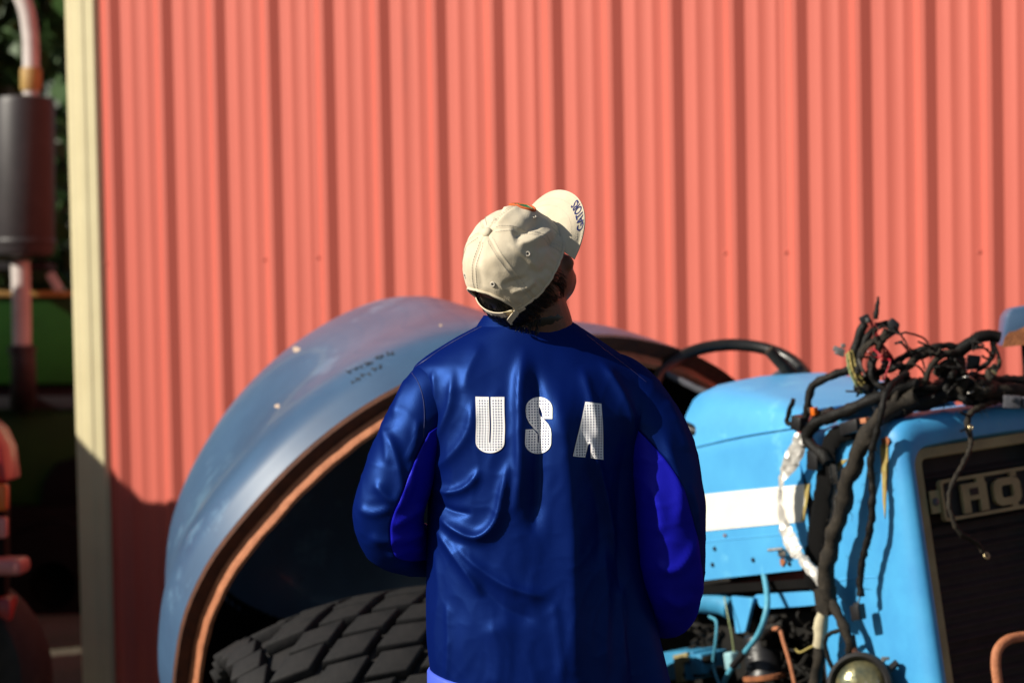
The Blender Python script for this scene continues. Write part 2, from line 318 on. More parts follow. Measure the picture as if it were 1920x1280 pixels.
# white stripe and pressed crease lines on the hood side
obj('stripe', side_panel([(1300, 928.5), (1370, 921), (1450, 913), (1518, 906.5), (1514, 931), (1505, 978), (1450, 982.5), (1370, 990), (1300, 997)]), 'stripe_white', hood, smooth=0)
obj('crease_bead', tube([side(u, v, .001) for u, v in crom([(1290, 1019), (1370, 1010.5), (1500, 998)], 4)], .0035, 6), 'tractor_blue', hood)
obj('crease_bead', tube([side(u, v, .001) for u, v in crom([(1292, 840), (1390, 817), (1500, 799)], 4)], .004, 6), 'tractor_blue', hood)
# hood latch
lt = obj('latch', join(tube([side(1441, 1031, -.035), side(1466, 1028, -.03), side(1474, 1032, .01)], .0045, 7), box(side(1471, 1036, -.012), TL, TU, TW, .016, .009, .012, .003)), 'steel', hood)

for u, v in ((1336, 1058), (1412, 1049), (1480, 1056), (1340, 1028)):
    obj('fastener', lathe(side(u, v, -.002), -TW, [(.0065, -.002), (.0065, .002), (.004, .004), (0, .0045)], 8), 'engine_grime', hood)
# nose shell: rounded box around the grille, open in front
NW = .605
def nose_sec(l, ins, hb=-.62, wl=0.):
    ht = .306-.03*max(0, (l+.12)/.12)*.3; r = .055; c = []
    ht = ht-ins*(1 if ins < .021 else 1.62); w0, w1 = ins, NW-ins
    c.append((w0, hb)); c.append((w0, -.35)); c.append((w0, -.12)); c.append((w0, .05)); c.append((w0, ht-r))
    for a in np.linspace(0, 90, 7)[1:]: c.append((w0+r-r*math.cos(math.radians(a)), ht-r+r*math.sin(math.radians(a))))
    for t in (.25, .5, .75): c.append((w0+r+(w1-w0-2*r)*t, ht+.004))
    for a in np.linspace(90, 0, 7): c.append((w1-r+r*math.cos(math.radians(a)), ht-r+r*math.sin(math.radians(a))))
    c += [(w1, .05), (w1, -.12), (w1, -.35), (w1, hb)]
    return [T(l, a, b) for a, b in c]
secs = [nose_sec(l, i) for l, i in ((-.30, .004), (-.295, 0), (-.20, 0), (-.07, 0), (-.035, .002), (-.012, .008), (.004, .020), (.010, .034), (.006, .047), (-.012, .052), (-.03, .056))]
# rear edge of the shell leans back below (as in the photograph)
for i in (0, 1):
    for k, P in enumerate(secs[i]):
        h = loc(P)[2]; secs[i][k] = P-TL*(.02+.10*min(1, max(0, (.25-h)/.6)) if h < .2 else .115)
nose = obj('nose_shell', sheetloft(secs, .005), 'tractor_blue_worn', tractor, smooth=55)
obj('stripe', prism([side(u, v, -.003) for u, v in [(1553, 932), (1562, 903), (1568, 925), (1567, 953), (1558, 976), (1551, 975)]], TW*.0014), 'stripe_white', nose, smooth=0)
obj('seam_bead', tube([side(u, v, .002) for u, v in [(1556, 1089), (1620, 1082), (1700, 1079)]], [.004, .004, .001], 6), 'tractor_blue_worn', nose)
for px, mt in (([(1650, 836), (1656, 829), (1664, 833), (1665, 880), (1661, 930), (1659, 972), (1655, 940), (1653, 885)], 'rust_yellow'), ([(1652, 822), (1664, 818), (1668, 826), (1663, 838), (1655, 840)], 'rust'), ([(1560, 884), (1566, 870), (1578, 862), (1590, 860), (1578, 872), (1568, 892)], 'rust_yellow'), ([(1556, 960), (1561, 952), (1562, 990), (1556, 1010)], 'rust')):
    obj('rust_patch', prism([side(u, v, -.0022) for u, v in px], TW*.002), mt, nose, smooth=0)
for px, mt in (([(1508, 908), (1518, 906), (1515, 930), (1507, 976), (1502, 977), (1509, 940)], 'rust_yellow'), ([(1462, 1049), (1468, 1046), (1472, 1052), (1467, 1062), (1463, 1058)], 'rust'), ([(1356, 1001), (1360, 1000), (1361, 1004), (1357, 1006)], 'rust')):
    obj('rust_patch', prism([side(u, v, -.0055) for u, v in px], TW*.001), mt, hood, smooth=0)
# grille: cream surround, dark mesh, badge
def frect(l, w0, h0, w1, h1): return [T(l, w0, h0), T(l, w1, h0), T(l, w1, h1), T(l, w0, h1)]
def ringframe(l, w0, h0, w1, h1, t, depth, r=.03):
    def rr(w0, h0, w1, h1, r):
        p = []
        for cx, cy, a0 in ((w1-r, h1-r, 0), (w0+r, h1-r, 90), (w0+r, h0+r, 180), (w1-r, h0+r, 270)):
            for a in np.linspace(a0, a0+90, 6): p.append((cx+r*math.cos(math.radians(a)), cy+r*math.sin(math.radians(a))))
        return p
    o = rr(w0, h0, w1, h1, r); i = rr(w0+t, h0+t, w1-t, h1-t, max(r-t*.5, .002)); n = len(o); V = []
    for ll, q in ((l-depth, o), (l, o), (l, i), (l-depth, i)): V += [T(ll, a, b) for a, b in q]
    return V, grid_faces(4, n)+[[3*n+k, 3*n+(k+1) % n, (k+1) % n, k] for k in range(n)]
grille = obj('grille', bev(ringframe(-.006, .055, -.66, NW-.055, .215, .030, .03), .003, 1), 'grille_cream', tractor, smooth=40)
obj('backing', prism(frect(-.055, .05, -.66, NW-.05, .22), TL*-.006), 'mesh_black', grille, smooth=0)
for k in range(24):
    h = -.64+k*.0335
    obj('slat', prism([T(-.040, .084, h), T(-.052, .084, h+.012), T(-.052, NW-.084, h+.012), T(-.040, NW-.084, h)], TU*.003), 'mesh_black', grille, smooth=0)
badge = obj('badge', join(ringframe(.006, .125, .014, .478, .124, .009, .016, .012), prism([T(.0, .090, .040), T(.0, .124, .040), T(.0, .124, .100), T(.0, .090, .100)], TL*-.006), prism([T(.0, .479, .040), T(.0, .512, .040), T(.0, .512, .100), T(.0, .479, .100)], TL*-.006)), 'grille_cream', grille, smooth=40)
obj('badge_backing', prism(frect(-.012, .13, .018, .473, .12), TL*-.004), 'mesh_black', badge, smooth=0)
obj('screw', lathe(T(.0005, .106, .07), TL, [(.011, 0), (.011, .002), (.007, .006), (0, .007)], 10), 'connector_grey', badge)
obj('screw', lathe(T(.0005, .496, .07), TL, [(.011, 0), (.011, .002), (.007, .006), (0, .007)], 10), 'connector_grey', badge)
def glyph(polys): return join(*[prism([T(.004, a, b) for a, b in p], TL*-.012) for p in polys])
# first letter: square block letter with two legs; second: rounded O, both with small tabs to the badge rim
obj('letter', bev(glyph([[(.200, .026), (.226, .026), (.226, .058), (.262, .058), (.262, .026), (.290, .026), (.290, .101), (.286, .102), (.286, .1155), (.256, .1155), (.256, .104), (.200, .104), (.200, .026)][:-1]]), .0008, 1), 'grille_cream', badge, smooth=30)
hole = obj('letter_hole', prism([T(.0052, .227, .071), T(.0052, .258, .071), T(.0052, .258, .090), T(.0052, .227, .090)], TL*-.001), 'mesh_black', badge, smooth=0)
O_o = [(.338, .103), (.390, .103), (.404, .097), (.412, .086), (.412, .049), (.404, .037), (.390, .030), (.338, .030), (.322, .037), (.314, .049), (.314, .086), (.322, .097)]
O_i = [(.350, .083), (.378, .083), (.383, .081), (.385, .077), (.385, .056), (.383, .052), (.378, .050), (.350, .050), (.345, .052), (.342, .056), (.342, .077), (.345, .081)]
V = []
for ll, q in ((-.008, O_o), (.004, O_o), (.004, O_i), (-.008, O_i)): V += [T(ll, a, b) for a, b in q]
obj('letter', join((V, grid_faces(4, 12)+[[36+k, 36+(k+1) % 12, (k+1) % 12, k] for k in range(12)]), prism([T(.003, .380, .104), T(.003, .402, .1035), T(.003, .402, .1155), T(.003, .380, .1155)], TL*-.01), prism([T(.003, .375, .0225), T(.003, .398, .0225), T(.003, .398, .0295), T(.003, .375, .0295)], TL*-.01)), 'grille_cream', badge, smooth=30)

# engine bay under the hood
eng = obj('engine_block', bev(join(box(T(-.62, .30, -.42), TL, TW, TU, .30, .17, .22), box(T(-.98, .30, -.36), TL, TW, TU, .12, .20, .30)), .012, 2), 'engine_grime', tractor)
obj('dark_core', box(T(-.25, .3025, -.18), TL, TW, TU, .185, .292, .44), 'mesh_black', tractor)  # black block added so the gap beside the hood reads dark
obj('firewall', box(T(-.60, .285, -.115), TL, TW, TU, .36, .265, .012), 'black_metal', tractor)
obj('side_rail', prism([side(u, v, .035) for u, v in [(1414, 1117), (1420, 1114), (1500, 1107), (1545, 1106), (1545, 1132), (1500, 1136), (1440, 1140), (1426, 1138)]], TW*.02), 'tractor_blue', tractor, smooth=30)
obj('bracket', prism([side(u, v, .02) for u, v in [(1371, 1117), (1412, 1121), (1397, 1183), (1392, 1185), (1380, 1186)]], TW*.012), 'tractor_blue', tractor, smooth=30)
obj('manifold', bev(join(tube([side(u, v, .05) for u, v in crom([(1280, 1120), (1310, 1126), (1352, 1130), (1375, 1140)], 4)], .034, 12), box(side(1300, 1131, .06), TL, TU, TW, .05, .026, .03)), .004, 1), 'engine_blue', tractor)
flt = obj('oil_filter', lathe(side(1436, 1262, .04), TU, [(.0, -.02), (.055, -.018), (.058, -.006), (.058, .004), (.053, .010), (.053, .098), (.046, .110), (.030, .114), (0, .115)], 28), 'connector_black', tractor)
for k, (vv, ww) in enumerate(((1210, 34), (1226, 30), (1243, 26), (1252, 22))):
    c0 = side(1436, vv, .04); path = [c0+TU*0+.0538*(math.cos(a)*-TW+math.sin(a)*TL) for a in np.linspace(-.55, -.55+ww*.022, 8)]
    obj('print_line', tube(path, .0014, 5), 'print_white', flt)
obj('filter_ring', lathe(side(1436, 1264, .04), TU, [(.060, -.012), (.066, -.010), (.066, .002), (.060, .004)], 28), 'rust', flt)
obj('filter_head', bev(join(box(side(1440, 1196, .05), TL, TU, TW, .045, .018, .045), tube([side(1428, 1192, .02), side(1440, 1178, .02), side(1470, 1168, .03)], .013, 10), lathe(side(1432, 1190, -.01), -TW, [(.016, -.02), (.016, .012), (.010, .018), (0, .018)], 10), lathe(side(1452, 1160, .02), -TW, [(.012, -.02), (.012, .01), (0, .012)], 8)), .003, 1), 'engine_grime', tractor)
obj('fuel_bulb', bev(join(box(side(1373, 1238, -.01), TL, TU, TW, .018, .026, .018)), .007, 3), 'pale_blue_plastic', tractor)
obj('injector_pump', bev(join(box(side(1298, 1243, .06), TL, TU, TW, .075, .042, .05), box(side(1330, 1240, .05), TL, TU, TW, .03, .030, .05)), .006, 2), 'engine_blue', tractor)
for u, v in ((1282, 1263), (1306, 1262), (1299, 1241), (1323, 1236), (1338, 1258)):
    obj('bolt', lathe(side(u, v, .012), -TW, [(.012, -.03), (.012, .004), (.008, .009), (0, .010)], 6), 'engine_grime', tractor)
obj('clamp_plate', prism([side(u, v, .0) for u, v in [(1262, 1228), (1288, 1222), (1290, 1238), (1278, 1244), (1279, 1278), (1268, 1280)]], TW*.02), 'grille_cream', tractor, smooth=30)
hp = lambda pts, n=6: [side(u, v, w_) for u, v, w_ in crom(pts, n)]
obj('coolant_hose', tube(hp([(1432, 1072, .01), (1438, 1110, -.02), (1437, 1145, -.05), (1422, 1188, -.06), (1392, 1228, -.05), (1366, 1262, -.04), (1348, 1300, -.03)]), .0085, 10), 'blue_hose', tractor)
obj('hose_band', tube(hp([(1396, 1222, -.055), (1384, 1236, -.05), (1374, 1248, -.047)], 4), .0105, 10), 'rubber', tractor)
obj('fuel_pipe', tube(hp([(1330, 1155, .02), (1343, 1165, 0), (1342, 1200, -.01), (1337, 1240, -.01), (1344, 1270, -.01), (1356, 1295, -.01)]), .0042, 8), 'blue_hose', tractor)
obj('thin_wire', tube(hp([(1358, 1118, 0), (1366, 1160, -.01), (1372, 1190, -.01), (1376, 1222, -.01)]), .0022, 6), 'wire_green', tractor)
obj('rusty_pipe', tube(hp([(1450, 1178, .02), (1462, 1180, -.01), (1470, 1205, -.015), (1482, 1245, -.015), (1494, 1300, -.01)]), .0062, 8), 'rust_bright', tractor)
obj('thin_wire', tube(hp([(1490, 1215, .02), (1500, 1222, .0), (1520, 1212, -.01), (1535, 1207, -.01)]), .0028, 6), 'wire_yellow', tractor)
cl = []
for k in range(26):
    u, v = 1450+80*rng.random(), 1155+110*rng.random(); u2, v2 = u+rng.normal(0, 24), v+rng.normal(0, 26)
    cl.append(tube(hp([(u, v, .07), ((u+u2)/2+rng.normal(0, 8), (v+v2)/2, .05), (u2, v2, .07)], 4), .003+.004*rng.random(), 6))
obj('pipework', join(*cl), 'engine_grime', tractor)
cl = []
for k in range(16):
    u, v = 1262+110*rng.random(), 1140+90*rng.random(); u2, v2 = u+rng.normal(0, 20), v+rng.normal(0, 20)
    cl.append(tube(hp([(u, v, .09), ((u+u2)/2+rng.normal(0, 8), (v+v2)/2, .07), (u2, v2, .09)], 4), .004+.005*rng.random(), 6))
obj('pipework', join(*cl), 'engine_grime', tractor)
# rusty front guard hoop
gp = crom([(1890, 1420), (1880, 1340), (1871, 1280), (1867, 1240), (1872, 1215), (1889, 1199), (1914, 1193), (1960, 1188), (2030, 1180)], 5)
gl = [front(u, v, .07) for u, v in gp]; gb = [T(.07, 2*loc(gl[-1])[1]+.002-loc(P)[1], loc(P)[2]) for P in gl[::-1]]
obj('front_guard', tube(gl+gb, .0135, 10, squash=.8), 'rust_bright', tractor)
# chassis, front axle and wheels, below the frame of the picture
obj('chassis', bev(join(box(T(-.75, .30, -.66), TL, TW, TU, .75, .12, .06), box(T(-1.55, .30, -.35), TL, TW, TU, .45, .16, .30)), .01, 2), 'engine_grime', tractor)
ax = T(-.15, .30, -.80); hz = unit(TW*A([1, 1, 0]))
obj('front_axle', tube([ax-hz*.62+A([0, 0, .0]), ax, ax+hz*.62], .04, 10), 'engine_grime', tractor)
def simple_wheel(c, ax_, R_, w_, name='front_wheel'):
    t = obj(name, lathe(c, ax_, [(R_*.55, -w_*.42), (R_*.80, -w_*.5), (R_*.95, -w_*.42), (R_, -w_*.25), (R_, w_*.25), (R_*.95, w_*.42), (R_*.80, w_*.5), (R_*.55, w_*.42)], 40, closed=True), 'rubber', tractor)
    obj('rim', lathe(c, ax_, [(0, -.02), (R_*.3, -.02), (R_*.45, -w_*.3), (R_*.56, -w_*.38), (R_*.56, w_*.38), (R_*.45, w_*.3), (R_*.3, .02), (0, .02)], 32), 'grille_cream', t); return t
for s in (-1, 1):
    c = ax+hz*s*.70; Rw = c[2]-gz(c[0], c[1]); simple_wheel(c, hz, max(Rw, .2), .16)
# steering wheel behind the hood
sc_ = un(1372, 730, 8.4); sax = unit(A([-.04, -.50, .80])-.0*X); e1 = unit(np.cross(sax, A([0, 0, 1.]))); e2 = np.cross(sax, e1)
sr = 146*8.4/FPX
sw = obj('steering_wheel', lathe(sc_, sax, [(sr+.019*math.cos(a), .019*math.sin(a)) for a in np.linspace(0, 2*math.pi, 11)[:-1]], 56, closed=True), 'hose_black', tractor)
for a in (95, 215, 335):
    d_ = e1*math.cos(math.radians(a))+e2*math.sin(math.radians(a)); obj('spoke', tube([sc_-sax*.05, sc_+d_*sr*.5-sax*.03, sc_+d_*sr], .011, 8), 'connector_grey', sw)
obj('hub', lathe(sc_, sax, [(.0, -.08), (.035, -.08), (.045, -.04), (.03, -.02), (0, -.015)], 20), 'connector_black', sw)
obj('steering_column', tube([sc_-sax*.08, sc_-sax*.55+TL*.1], .022, 10), 'black_metal', tractor)
gr_ = obj('grab_post', tube([un(1441, 656, 8.4), un(1482, 700, 8.42), un(1500, 730, 8.45)], [.016, .019, .019], 10), 'cable_dusty', tractor)
# work lamp on a stalk at the far side
lp = 7.9
lamp = obj('work_lamp', bev(prism([un(u, v, lp) for u, v in [(1886, 590), (1899, 577), (1925, 572), (1975, 574), (1985, 600), (1978, 640), (1926, 644), (1880, 650)]], CF*.11), .012, 2), 'fender_blue', tractor, smooth=40)
obj('rusty_skirt', prism([un(u, v, lp-.004) for u, v in [(1884, 632), (1893, 622), (1905, 620), (1922, 612), (1976, 612), (1980, 642), (1926, 646), (1879, 651)]], CF*.003), 'rust', lamp, smooth=0)
obj('stalk', tube([un(1921, 640, lp+.05), un(1924, 690, lp+.03), un(1926, 760, lp+.02)], .010, 8), 'black_metal', tractor)

# bowl fender: shell of revolution, cut off below
FCn = un(916, 1195, 8.85); kpx = 8.85/FPX
FA = unit(-.46*CR+.54*CU+.71*CF)    # axis, pointing up, back and to the left
Rm = 669*kpx
profpx = [(668, 0), (664, 35), (655, 74), (620, 150), (560, 265), (480, 420), (400, 525), (300, 600), (150, 650), (0, 665)]
pp = crom(profpx, 4)*kpx
UL = unit(-.65*CR+.76*CU)
def dent(P):
    rel = P-FCn; t = rel@FA; rd = unit(rel-FA*t); ul = unit(UL-FA*(UL@FA))
    ur = unit(CR*.95+CU*.3); sh = -rd*.17*min(1, max(0, t)/.35)*max(0, rd@ur-.30)
    return dent0(P)+sh+rd*.034*math.exp(-((t-.17)/.13)**2)*math.exp(-(math.acos(max(-1, min(1, rd@ul)))/.75)**2)+rd*.005*mn.noise(Vector(P*4.3+2))
def dent0(P): return P+CR*.055*np.clip((.85-P[2])/.45, 0, 1.2)**1.5*(1 if P[0] < -.1 else 0)+CU*.055*np.clip((P[2]-1.1)/.6, 0, 1)*np.clip((P-FCn)@FA/.3, 0, 1)*np.clip(.3-(P-FCn)@CR/.25, 0, 1)+FA*.012*mn.noise(Vector(P*1.9))+CR*.006*mn.noise(Vector(P*3.1+5))
def cutz(VF, z0, keep_above=True):
    me = bpy.data.meshes.new('t'); me.from_pydata([tuple(v) for v in VF[0]], [], [list(f) for f in VF[1]]); bm = bmesh.new(); bm.from_mesh(me)
    bmesh.ops.remove_doubles(bm, verts=bm.verts, dist=1e-6)
    bmesh.ops.bisect_plane(bm, geom=bm.verts[:]+bm.edges[:]+bm.faces[:], plane_co=(0, 0, z0), plane_no=(0, 0, -1), clear_outer=True)
    V = [v.co[:] for v in bm.verts]; bm.verts.index_update(); Fc = [[v.index for v in f.verts] for f in bm.faces]; bm.free(); bpy.data.meshes.remove(me); return V, Fc
ZC = .22
V, Fc = lathe(FCn, FA, [tuple(p) for p in pp], 128)
V = [dent(A(v)) for v in V]
fender = obj('fender', cutz((V, [f for f in Fc if len(f) == 4]), ZC), 'fender_blue', tractor, smooth=60)
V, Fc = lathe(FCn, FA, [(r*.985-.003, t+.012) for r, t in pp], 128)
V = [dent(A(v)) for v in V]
obj('shade_liner', cutz((V, [f for f in Fc if len(f) == 4]), ZC), 'shade_black', fender, smooth=60)  # near-black lining puts the bowl's inner shade into the colour
fl = [(668, -2), (668, 8), (640, 6), (640, -2)]
V, Fc = lathe(FCn, FA, [(r*kpx, t*kpx) for r, t in fl], 128, closed=True); V = [dent(A(v)) for v in V]
obj('rim_flange', cutz((V, Fc), ZC), 'rust_dark', fender)  # flange's unlit side is put into a darker rust colour
fl = [(641, 2), (640, -20), (637, -26), (629, -26), (626, -20), (626, 2)]
V, Fc = lathe(FCn, FA, [(r*kpx, t*kpx) for r, t in fl], 160, closed=True)
V = [dent(A(v))+.0035*A([mn.noise(Vector(A(v)*23)), mn.noise(Vector(A(v)*23+9)), mn.noise(Vector(A(v)*23+19))]) for v in V]
obj('rim_lip', cutz((V, Fc), ZC), 'rust_bright', fender, smooth=50)  # same rust as the flange, coloured brighter for its sunlit side
bvF = BVHTree.FromPolygons([tuple(A(v.co)+ORG[fender]) for v in fender.data.vertices], [tuple(p.vertices) for p in fender.data.polygons])
def onfender(u, v, off=.003):
    d_ = ray(u, v); h = bvF.ray_cast(Vector(CAM), Vector(d_)); return A(h[0])-unit(d_)*off if h[0] else None
# handwriting in black marker, worn away: short strokes in two slanted lines
st = []
rs = random.Random(3)
for (u0, v0, u1, v1, nn) in ((655, 697, 738, 660, 9), (660, 714, 712, 690, 6)):
    for k in range(nn):
        t = k/(nn-1); u, v = u0+(u1-u0)*t+rs.uniform(-2, 2), v0+(v1-v0)*t+rs.uniform(-3, 3)
        for q in range(3):
            a = rs.uniform(0, 6.3); pth = [onfender(u+rs.uniform(-4, 4)+6*math.cos(a)*s, v+rs.uniform(-1.5, 1.5)+6*math.sin(a)*s, .001) for s in (-.6, 0, .6)]
            if all(p is not None for p in pth): st.append(tube(pth, .0016, 4))
if st: obj('marker_scrawl', join(*st), 'marker', fender)
for (u, v, r_) in ((520, 761, 5), (555, 655, 7), (826, 610, 3)):
    p = onfender(u, v, .0012)
    if p is not None:
        q = [onfender(u+r_*math.cos(a)*(1+.35*math.sin(3*a+u)), v+.8*r_*math.sin(a), .0012) for a in np.linspace(0, 6.28, 10)[:-1]]
        if all(x is not None for x in q): obj('paint_chip', prism(q, -CF*.001), 'paint_chip', fender, smooth=0)
obj('fender_mount', tube([FCn+FA*.3+A([0, 0, -.45]), FCn+FA*.15+TW*.5+A([0, 0, -.65])], .05, 10), 'engine_grime', tractor)

# wide tyre with a block tread
TR = .55; TWd = .50
yaw = math.radians(14); tax = unit(A([math.cos(yaw), math.sin(yaw), .045]))
tcx = un(818, 1096, 7.95); tc = tcx-A([0, 0, TR+.008])+Y*.02
def crown(s):                      # radius at offset s across the tread
    return TR-.33*s*s-.25*s**4
ss = np.linspace(-TWd, TWd, 25)
prof = [(crown(s)-.030, s) for s in ss]
sw_ = [(crown(TWd)-.085, TWd+.012), (crown(TWd)-.15, TWd+.018), (.25, TWd-.01), (.21, TWd-.05)]
prof = [(r, -s) for r, s in sw_[::-1]]+prof+sw_
wheel = obj('wheel', lathe(tc, tax, prof, 72), 'rubber', tractor, smooth=50)
obj('rim', lathe(tc, tax, [(0, -TWd+.1), (.1, -TWd+.1), (.19, -TWd+.06), (.225, -TWd+.015), (.225, -TWd+.04), (.20, -TWd+.12), (.20, TWd-.12), (.225, TWd-.015), (.19, TWd-.06), (0, TWd-.1)], 40), 'engine_blue', wheel)
def block_mesh(name, lx, ly, hz_, skew):
    V = [(x+(skew if y > 0 else -skew), y, 0) for x, y in ((-lx, -ly), (lx, -ly), (lx, ly), (-lx, ly))]
    V += [((x*.93)+(skew if y > 0 else -skew), y*.90, hz_) for x, y in ((-lx, -ly), (lx, -ly), (lx, ly), (-lx, ly))]
    V, Fc = bev((V, [[0, 3, 2, 1], [4, 5, 6, 7], [0, 1, 5, 4], [1, 2, 6, 5], [2, 3, 7, 6], [3, 0, 4, 7]]), .006, 2)
    me = bpy.data.meshes.new(name); me.from_pydata([tuple(v) for v in V], [], Fc); me.update(); me.materials.append(M['rubber'])
    me.polygons.foreach_set('use_smooth', [True]*len(me.polygons)); me.set_sharp_from_angle(angle=math.radians(40)); return me
NR = 36; PITA = 2*math.pi/NR
bm_a = block_mesh('tread_block', .062, .0425, .036, .030); bm_s = block_mesh('shoulder_block', .048, .041, .040, .012)
e_u = unit(np.cross(tax, A([0, 1., 0]))); e_f = np.cross(tax, e_u)
def put_block(me, ang, s, tilt_extra=0., name='tread_block', dr=0.):
    rad = e_u*math.cos(ang)+e_f*math.sin(ang); tan = -e_u*math.sin(ang)+e_f*math.cos(ang)
    sl = -(.66*s+1.0*s**3)
    xa = unit(tax+rad*sl); nz = unit(rad-tax*sl); ya = np.cross(nz, xa)
    if tilt_extra: 
        c_, s__ = math.cos(tilt_extra), math.sin(tilt_extra); xa, nz = c_*xa-s__*nz, c_*nz+s__*xa
    jt = .05*(random.random()-.5); c_, s__ = math.cos(jt), math.sin(jt); xa, ya = c_*xa+s__*ya, c_*ya-s__*xa
    P = tc+tax*(s+random.uniform(-.003, .003))+rad*(crown(s)-.034+dr-random.uniform(0, .005))-ORG[wheel]
    o = bpy.data.objects.new(name, me); COL.objects.link(o); o.parent = wheel
    o.matrix_local = Matrix(((xa[0], ya[0], nz[0], P[0]), (xa[1], ya[1], nz[1], P[1]), (xa[2], ya[2], nz[2], P[2]), (0, 0, 0, 1)))
for r_ in range(NR):
    ang = r_*PITA
    if (math.degrees(ang) > 100 and math.degrees(ang) < 320): continue
    off = .072*(r_ % 2)+.016*math.sin(r_*1.9)
    for k in range(-4, 5):
        s = k*.144+off-.04
        if abs(s) > .455: continue
        put_block(bm_a, ang, s)
    put_block(bm_s, ang, -.525, -.22 if 0 else 0, 'shoulder_block')
    put_block(bm_s, ang, .525, 0, 'shoulder_block')
# lugs running down the side wall
bm_l = block_mesh('side_lug', .045, .036, .022, 0)
for r_ in range(NR):
    ang = r_*PITA+PITA*.5*0
    if (math.degrees(ang) > 100 and math.degrees(ang) < 320): continue
    rad = e_u*math.cos(ang)+e_f*math.sin(ang); tan = -e_u*math.sin(ang)+e_f*math.cos(ang)
    for s in (-1,):
        P = tc+tax*s*(TWd+.004)+rad*(crown(TWd)-.075)-ORG[wheel]; nz = tax*s; xa = rad; ya = np.cross(nz, xa)
        o = bpy.data.objects.new('side_lug', bm_l); COL.objects.link(o); o.parent = wheel
        o.matrix_local = Matrix(((xa[0], ya[0], nz[0], P[0]), (xa[1], ya[1], nz[1], P[1]), (xa[2], ya[2], nz[2], P[2]), (0, 0, 0, 1)))
#@@TRACTOR_END

# ------------------------------------------------------------------ wiring harness
hr = un(1720, 760, 7.62)
har = root('wiring_harness', hr, 'tangled black wiring harness slung over the nose of the blue tractor', 'wiring harness')
KS = 7.5/FPX
def sidep(pts, n=6): return [side(u, v, w_) for u, v, w_ in crom(pts, n)]
def frontp(pts, n=6): return [front(u, v, l_) for u, v, l_ in crom(pts, n)]
def depthp(pts, n=6): return [un(u, v, d_) for u, v, d_ in crom(pts, n)]
_cs = [0]
def cable(path, r, mat='cable_black', name='cable', jit=.13, seg=9, taper=None, fray=0, parent=None):
    _cs[0] += 1; path = np.asarray(path)
    # resample so the wrap relief stays fine
    Ls = np.r_[0, np.cumsum(np.linalg.norm(np.diff(path, axis=0), axis=1))]; n = max(4, int(Ls[-1]/(r*KS*.8)))
    n = min(n, 160); q = np.linspace(0, Ls[-1], n); path = np.stack([np.interp(q, Ls, path[:, k]) for k in range(3)], 1)
    path = path+.10*r*KS*A([[mn.noise(Vector((i*.31, _cs[0]*7.1, c*3.3))) for c in range(3)] for i in range(n)])*3
    rad = r*KS*(1+.10*np.sin(np.arange(n)*1.3+_cs[0])+.12*A([mn.noise(Vector((i*.4, _cs[0]*3.7, 1))) for i in range(n)]))
    if taper is not None: rad = rad*np.interp(np.linspace(0, 1, n), np.linspace(0, 1, len(taper)), taper)
    parts = [tube(path, rad, seg, jit, seed=_cs[0])]
    for k in range(fray):
        i = rng.integers(1, n-1); d_ = rng.standard_normal(3); d_ /= np.linalg.norm(d_); p0 = path[i]; q0 = p0+d_*rad[i]*1.5; q1 = q0+(d_+A([0, 0, -.9])+.5*rng.standard_normal(3))*.010*rng.uniform(.5, 1.4)
        parts.append(tube([p0, q0, q1], [.0010, .0009, .0003], 4, caps=False))
    return obj(name, join(*parts), mat, parent or har, smooth=60)
# hanging on the side of the nose
cable(sidep([(1716, 742, .10), (1680, 765, .05), (1640, 792, -.02), (1612, 842, -.05), (1590, 905, -.06), (1575, 970, -.065), (1556, 1030, -.07), (1549, 1085, -.07), (1551, 1128, -.07)]), 16, 'cable_dusty', fray=26)
cable(sidep([(1548, 1100, -.07), (1552, 1125, -.07), (1551, 1145, -.07)]), 22, 'cable_dusty', fray=8)
cable(sidep([(1545, 1130, -.068), (1541, 1170, -.066), (1536, 1210, -.064)]), 13.5, 'white_sleeve', 'sleeve', jit=.05)
cable(sidep([(1537, 1206, -.064), (1534, 1240, -.064), (1525, 1300, -.06), (1520, 1350, -.05)]), 12, 'cable_dusty', fray=6)
cable(sidep([(1556, 1125, -.07), (1572, 1150, -.07), (1585, 1180, -.068), (1592, 1200, -.066), (1596, 1225, -.05), (1602, 1260, -.03)]), 10, 'cable_dusty', fray=8)
cable(sidep([(1702, 700, .08), (1676, 716, .02), (1660, 742, -.03), (1652, 775, -.05), (1641, 820, -.052), (1633, 870, -.052), (1636, 920, -.052), (1634, 975, -.055), (1622, 1030, -.055), (1613, 1075, -.055), (1613, 1116, -.055)]), 6.8, 'cable_black', fray=16)
cable(sidep([(1613, 1116, -.055), (1611, 1124, -.055), (1607, 1135, -.055)]), 1.6, 'steel', 'wire', jit=0)
obj('connector', box(side(1609, 1147, -.055), TL+.1*TU, TU, TW, .017, .021, .014, .004), 'connector_black', har)
obj('connector_tab', box(side(1606, 1133, -.055), TL, TU, TW, .006, .006, .008, .002), 'connector_black', har)
cable(sidep([(1592, 1178, -.066), (1570, 1182, -.075), (1552, 1190, -.08), (1547, 1210, -.08), (1554, 1235, -.075), (1563, 1258, -.07)]), 4.2, 'cable_black')
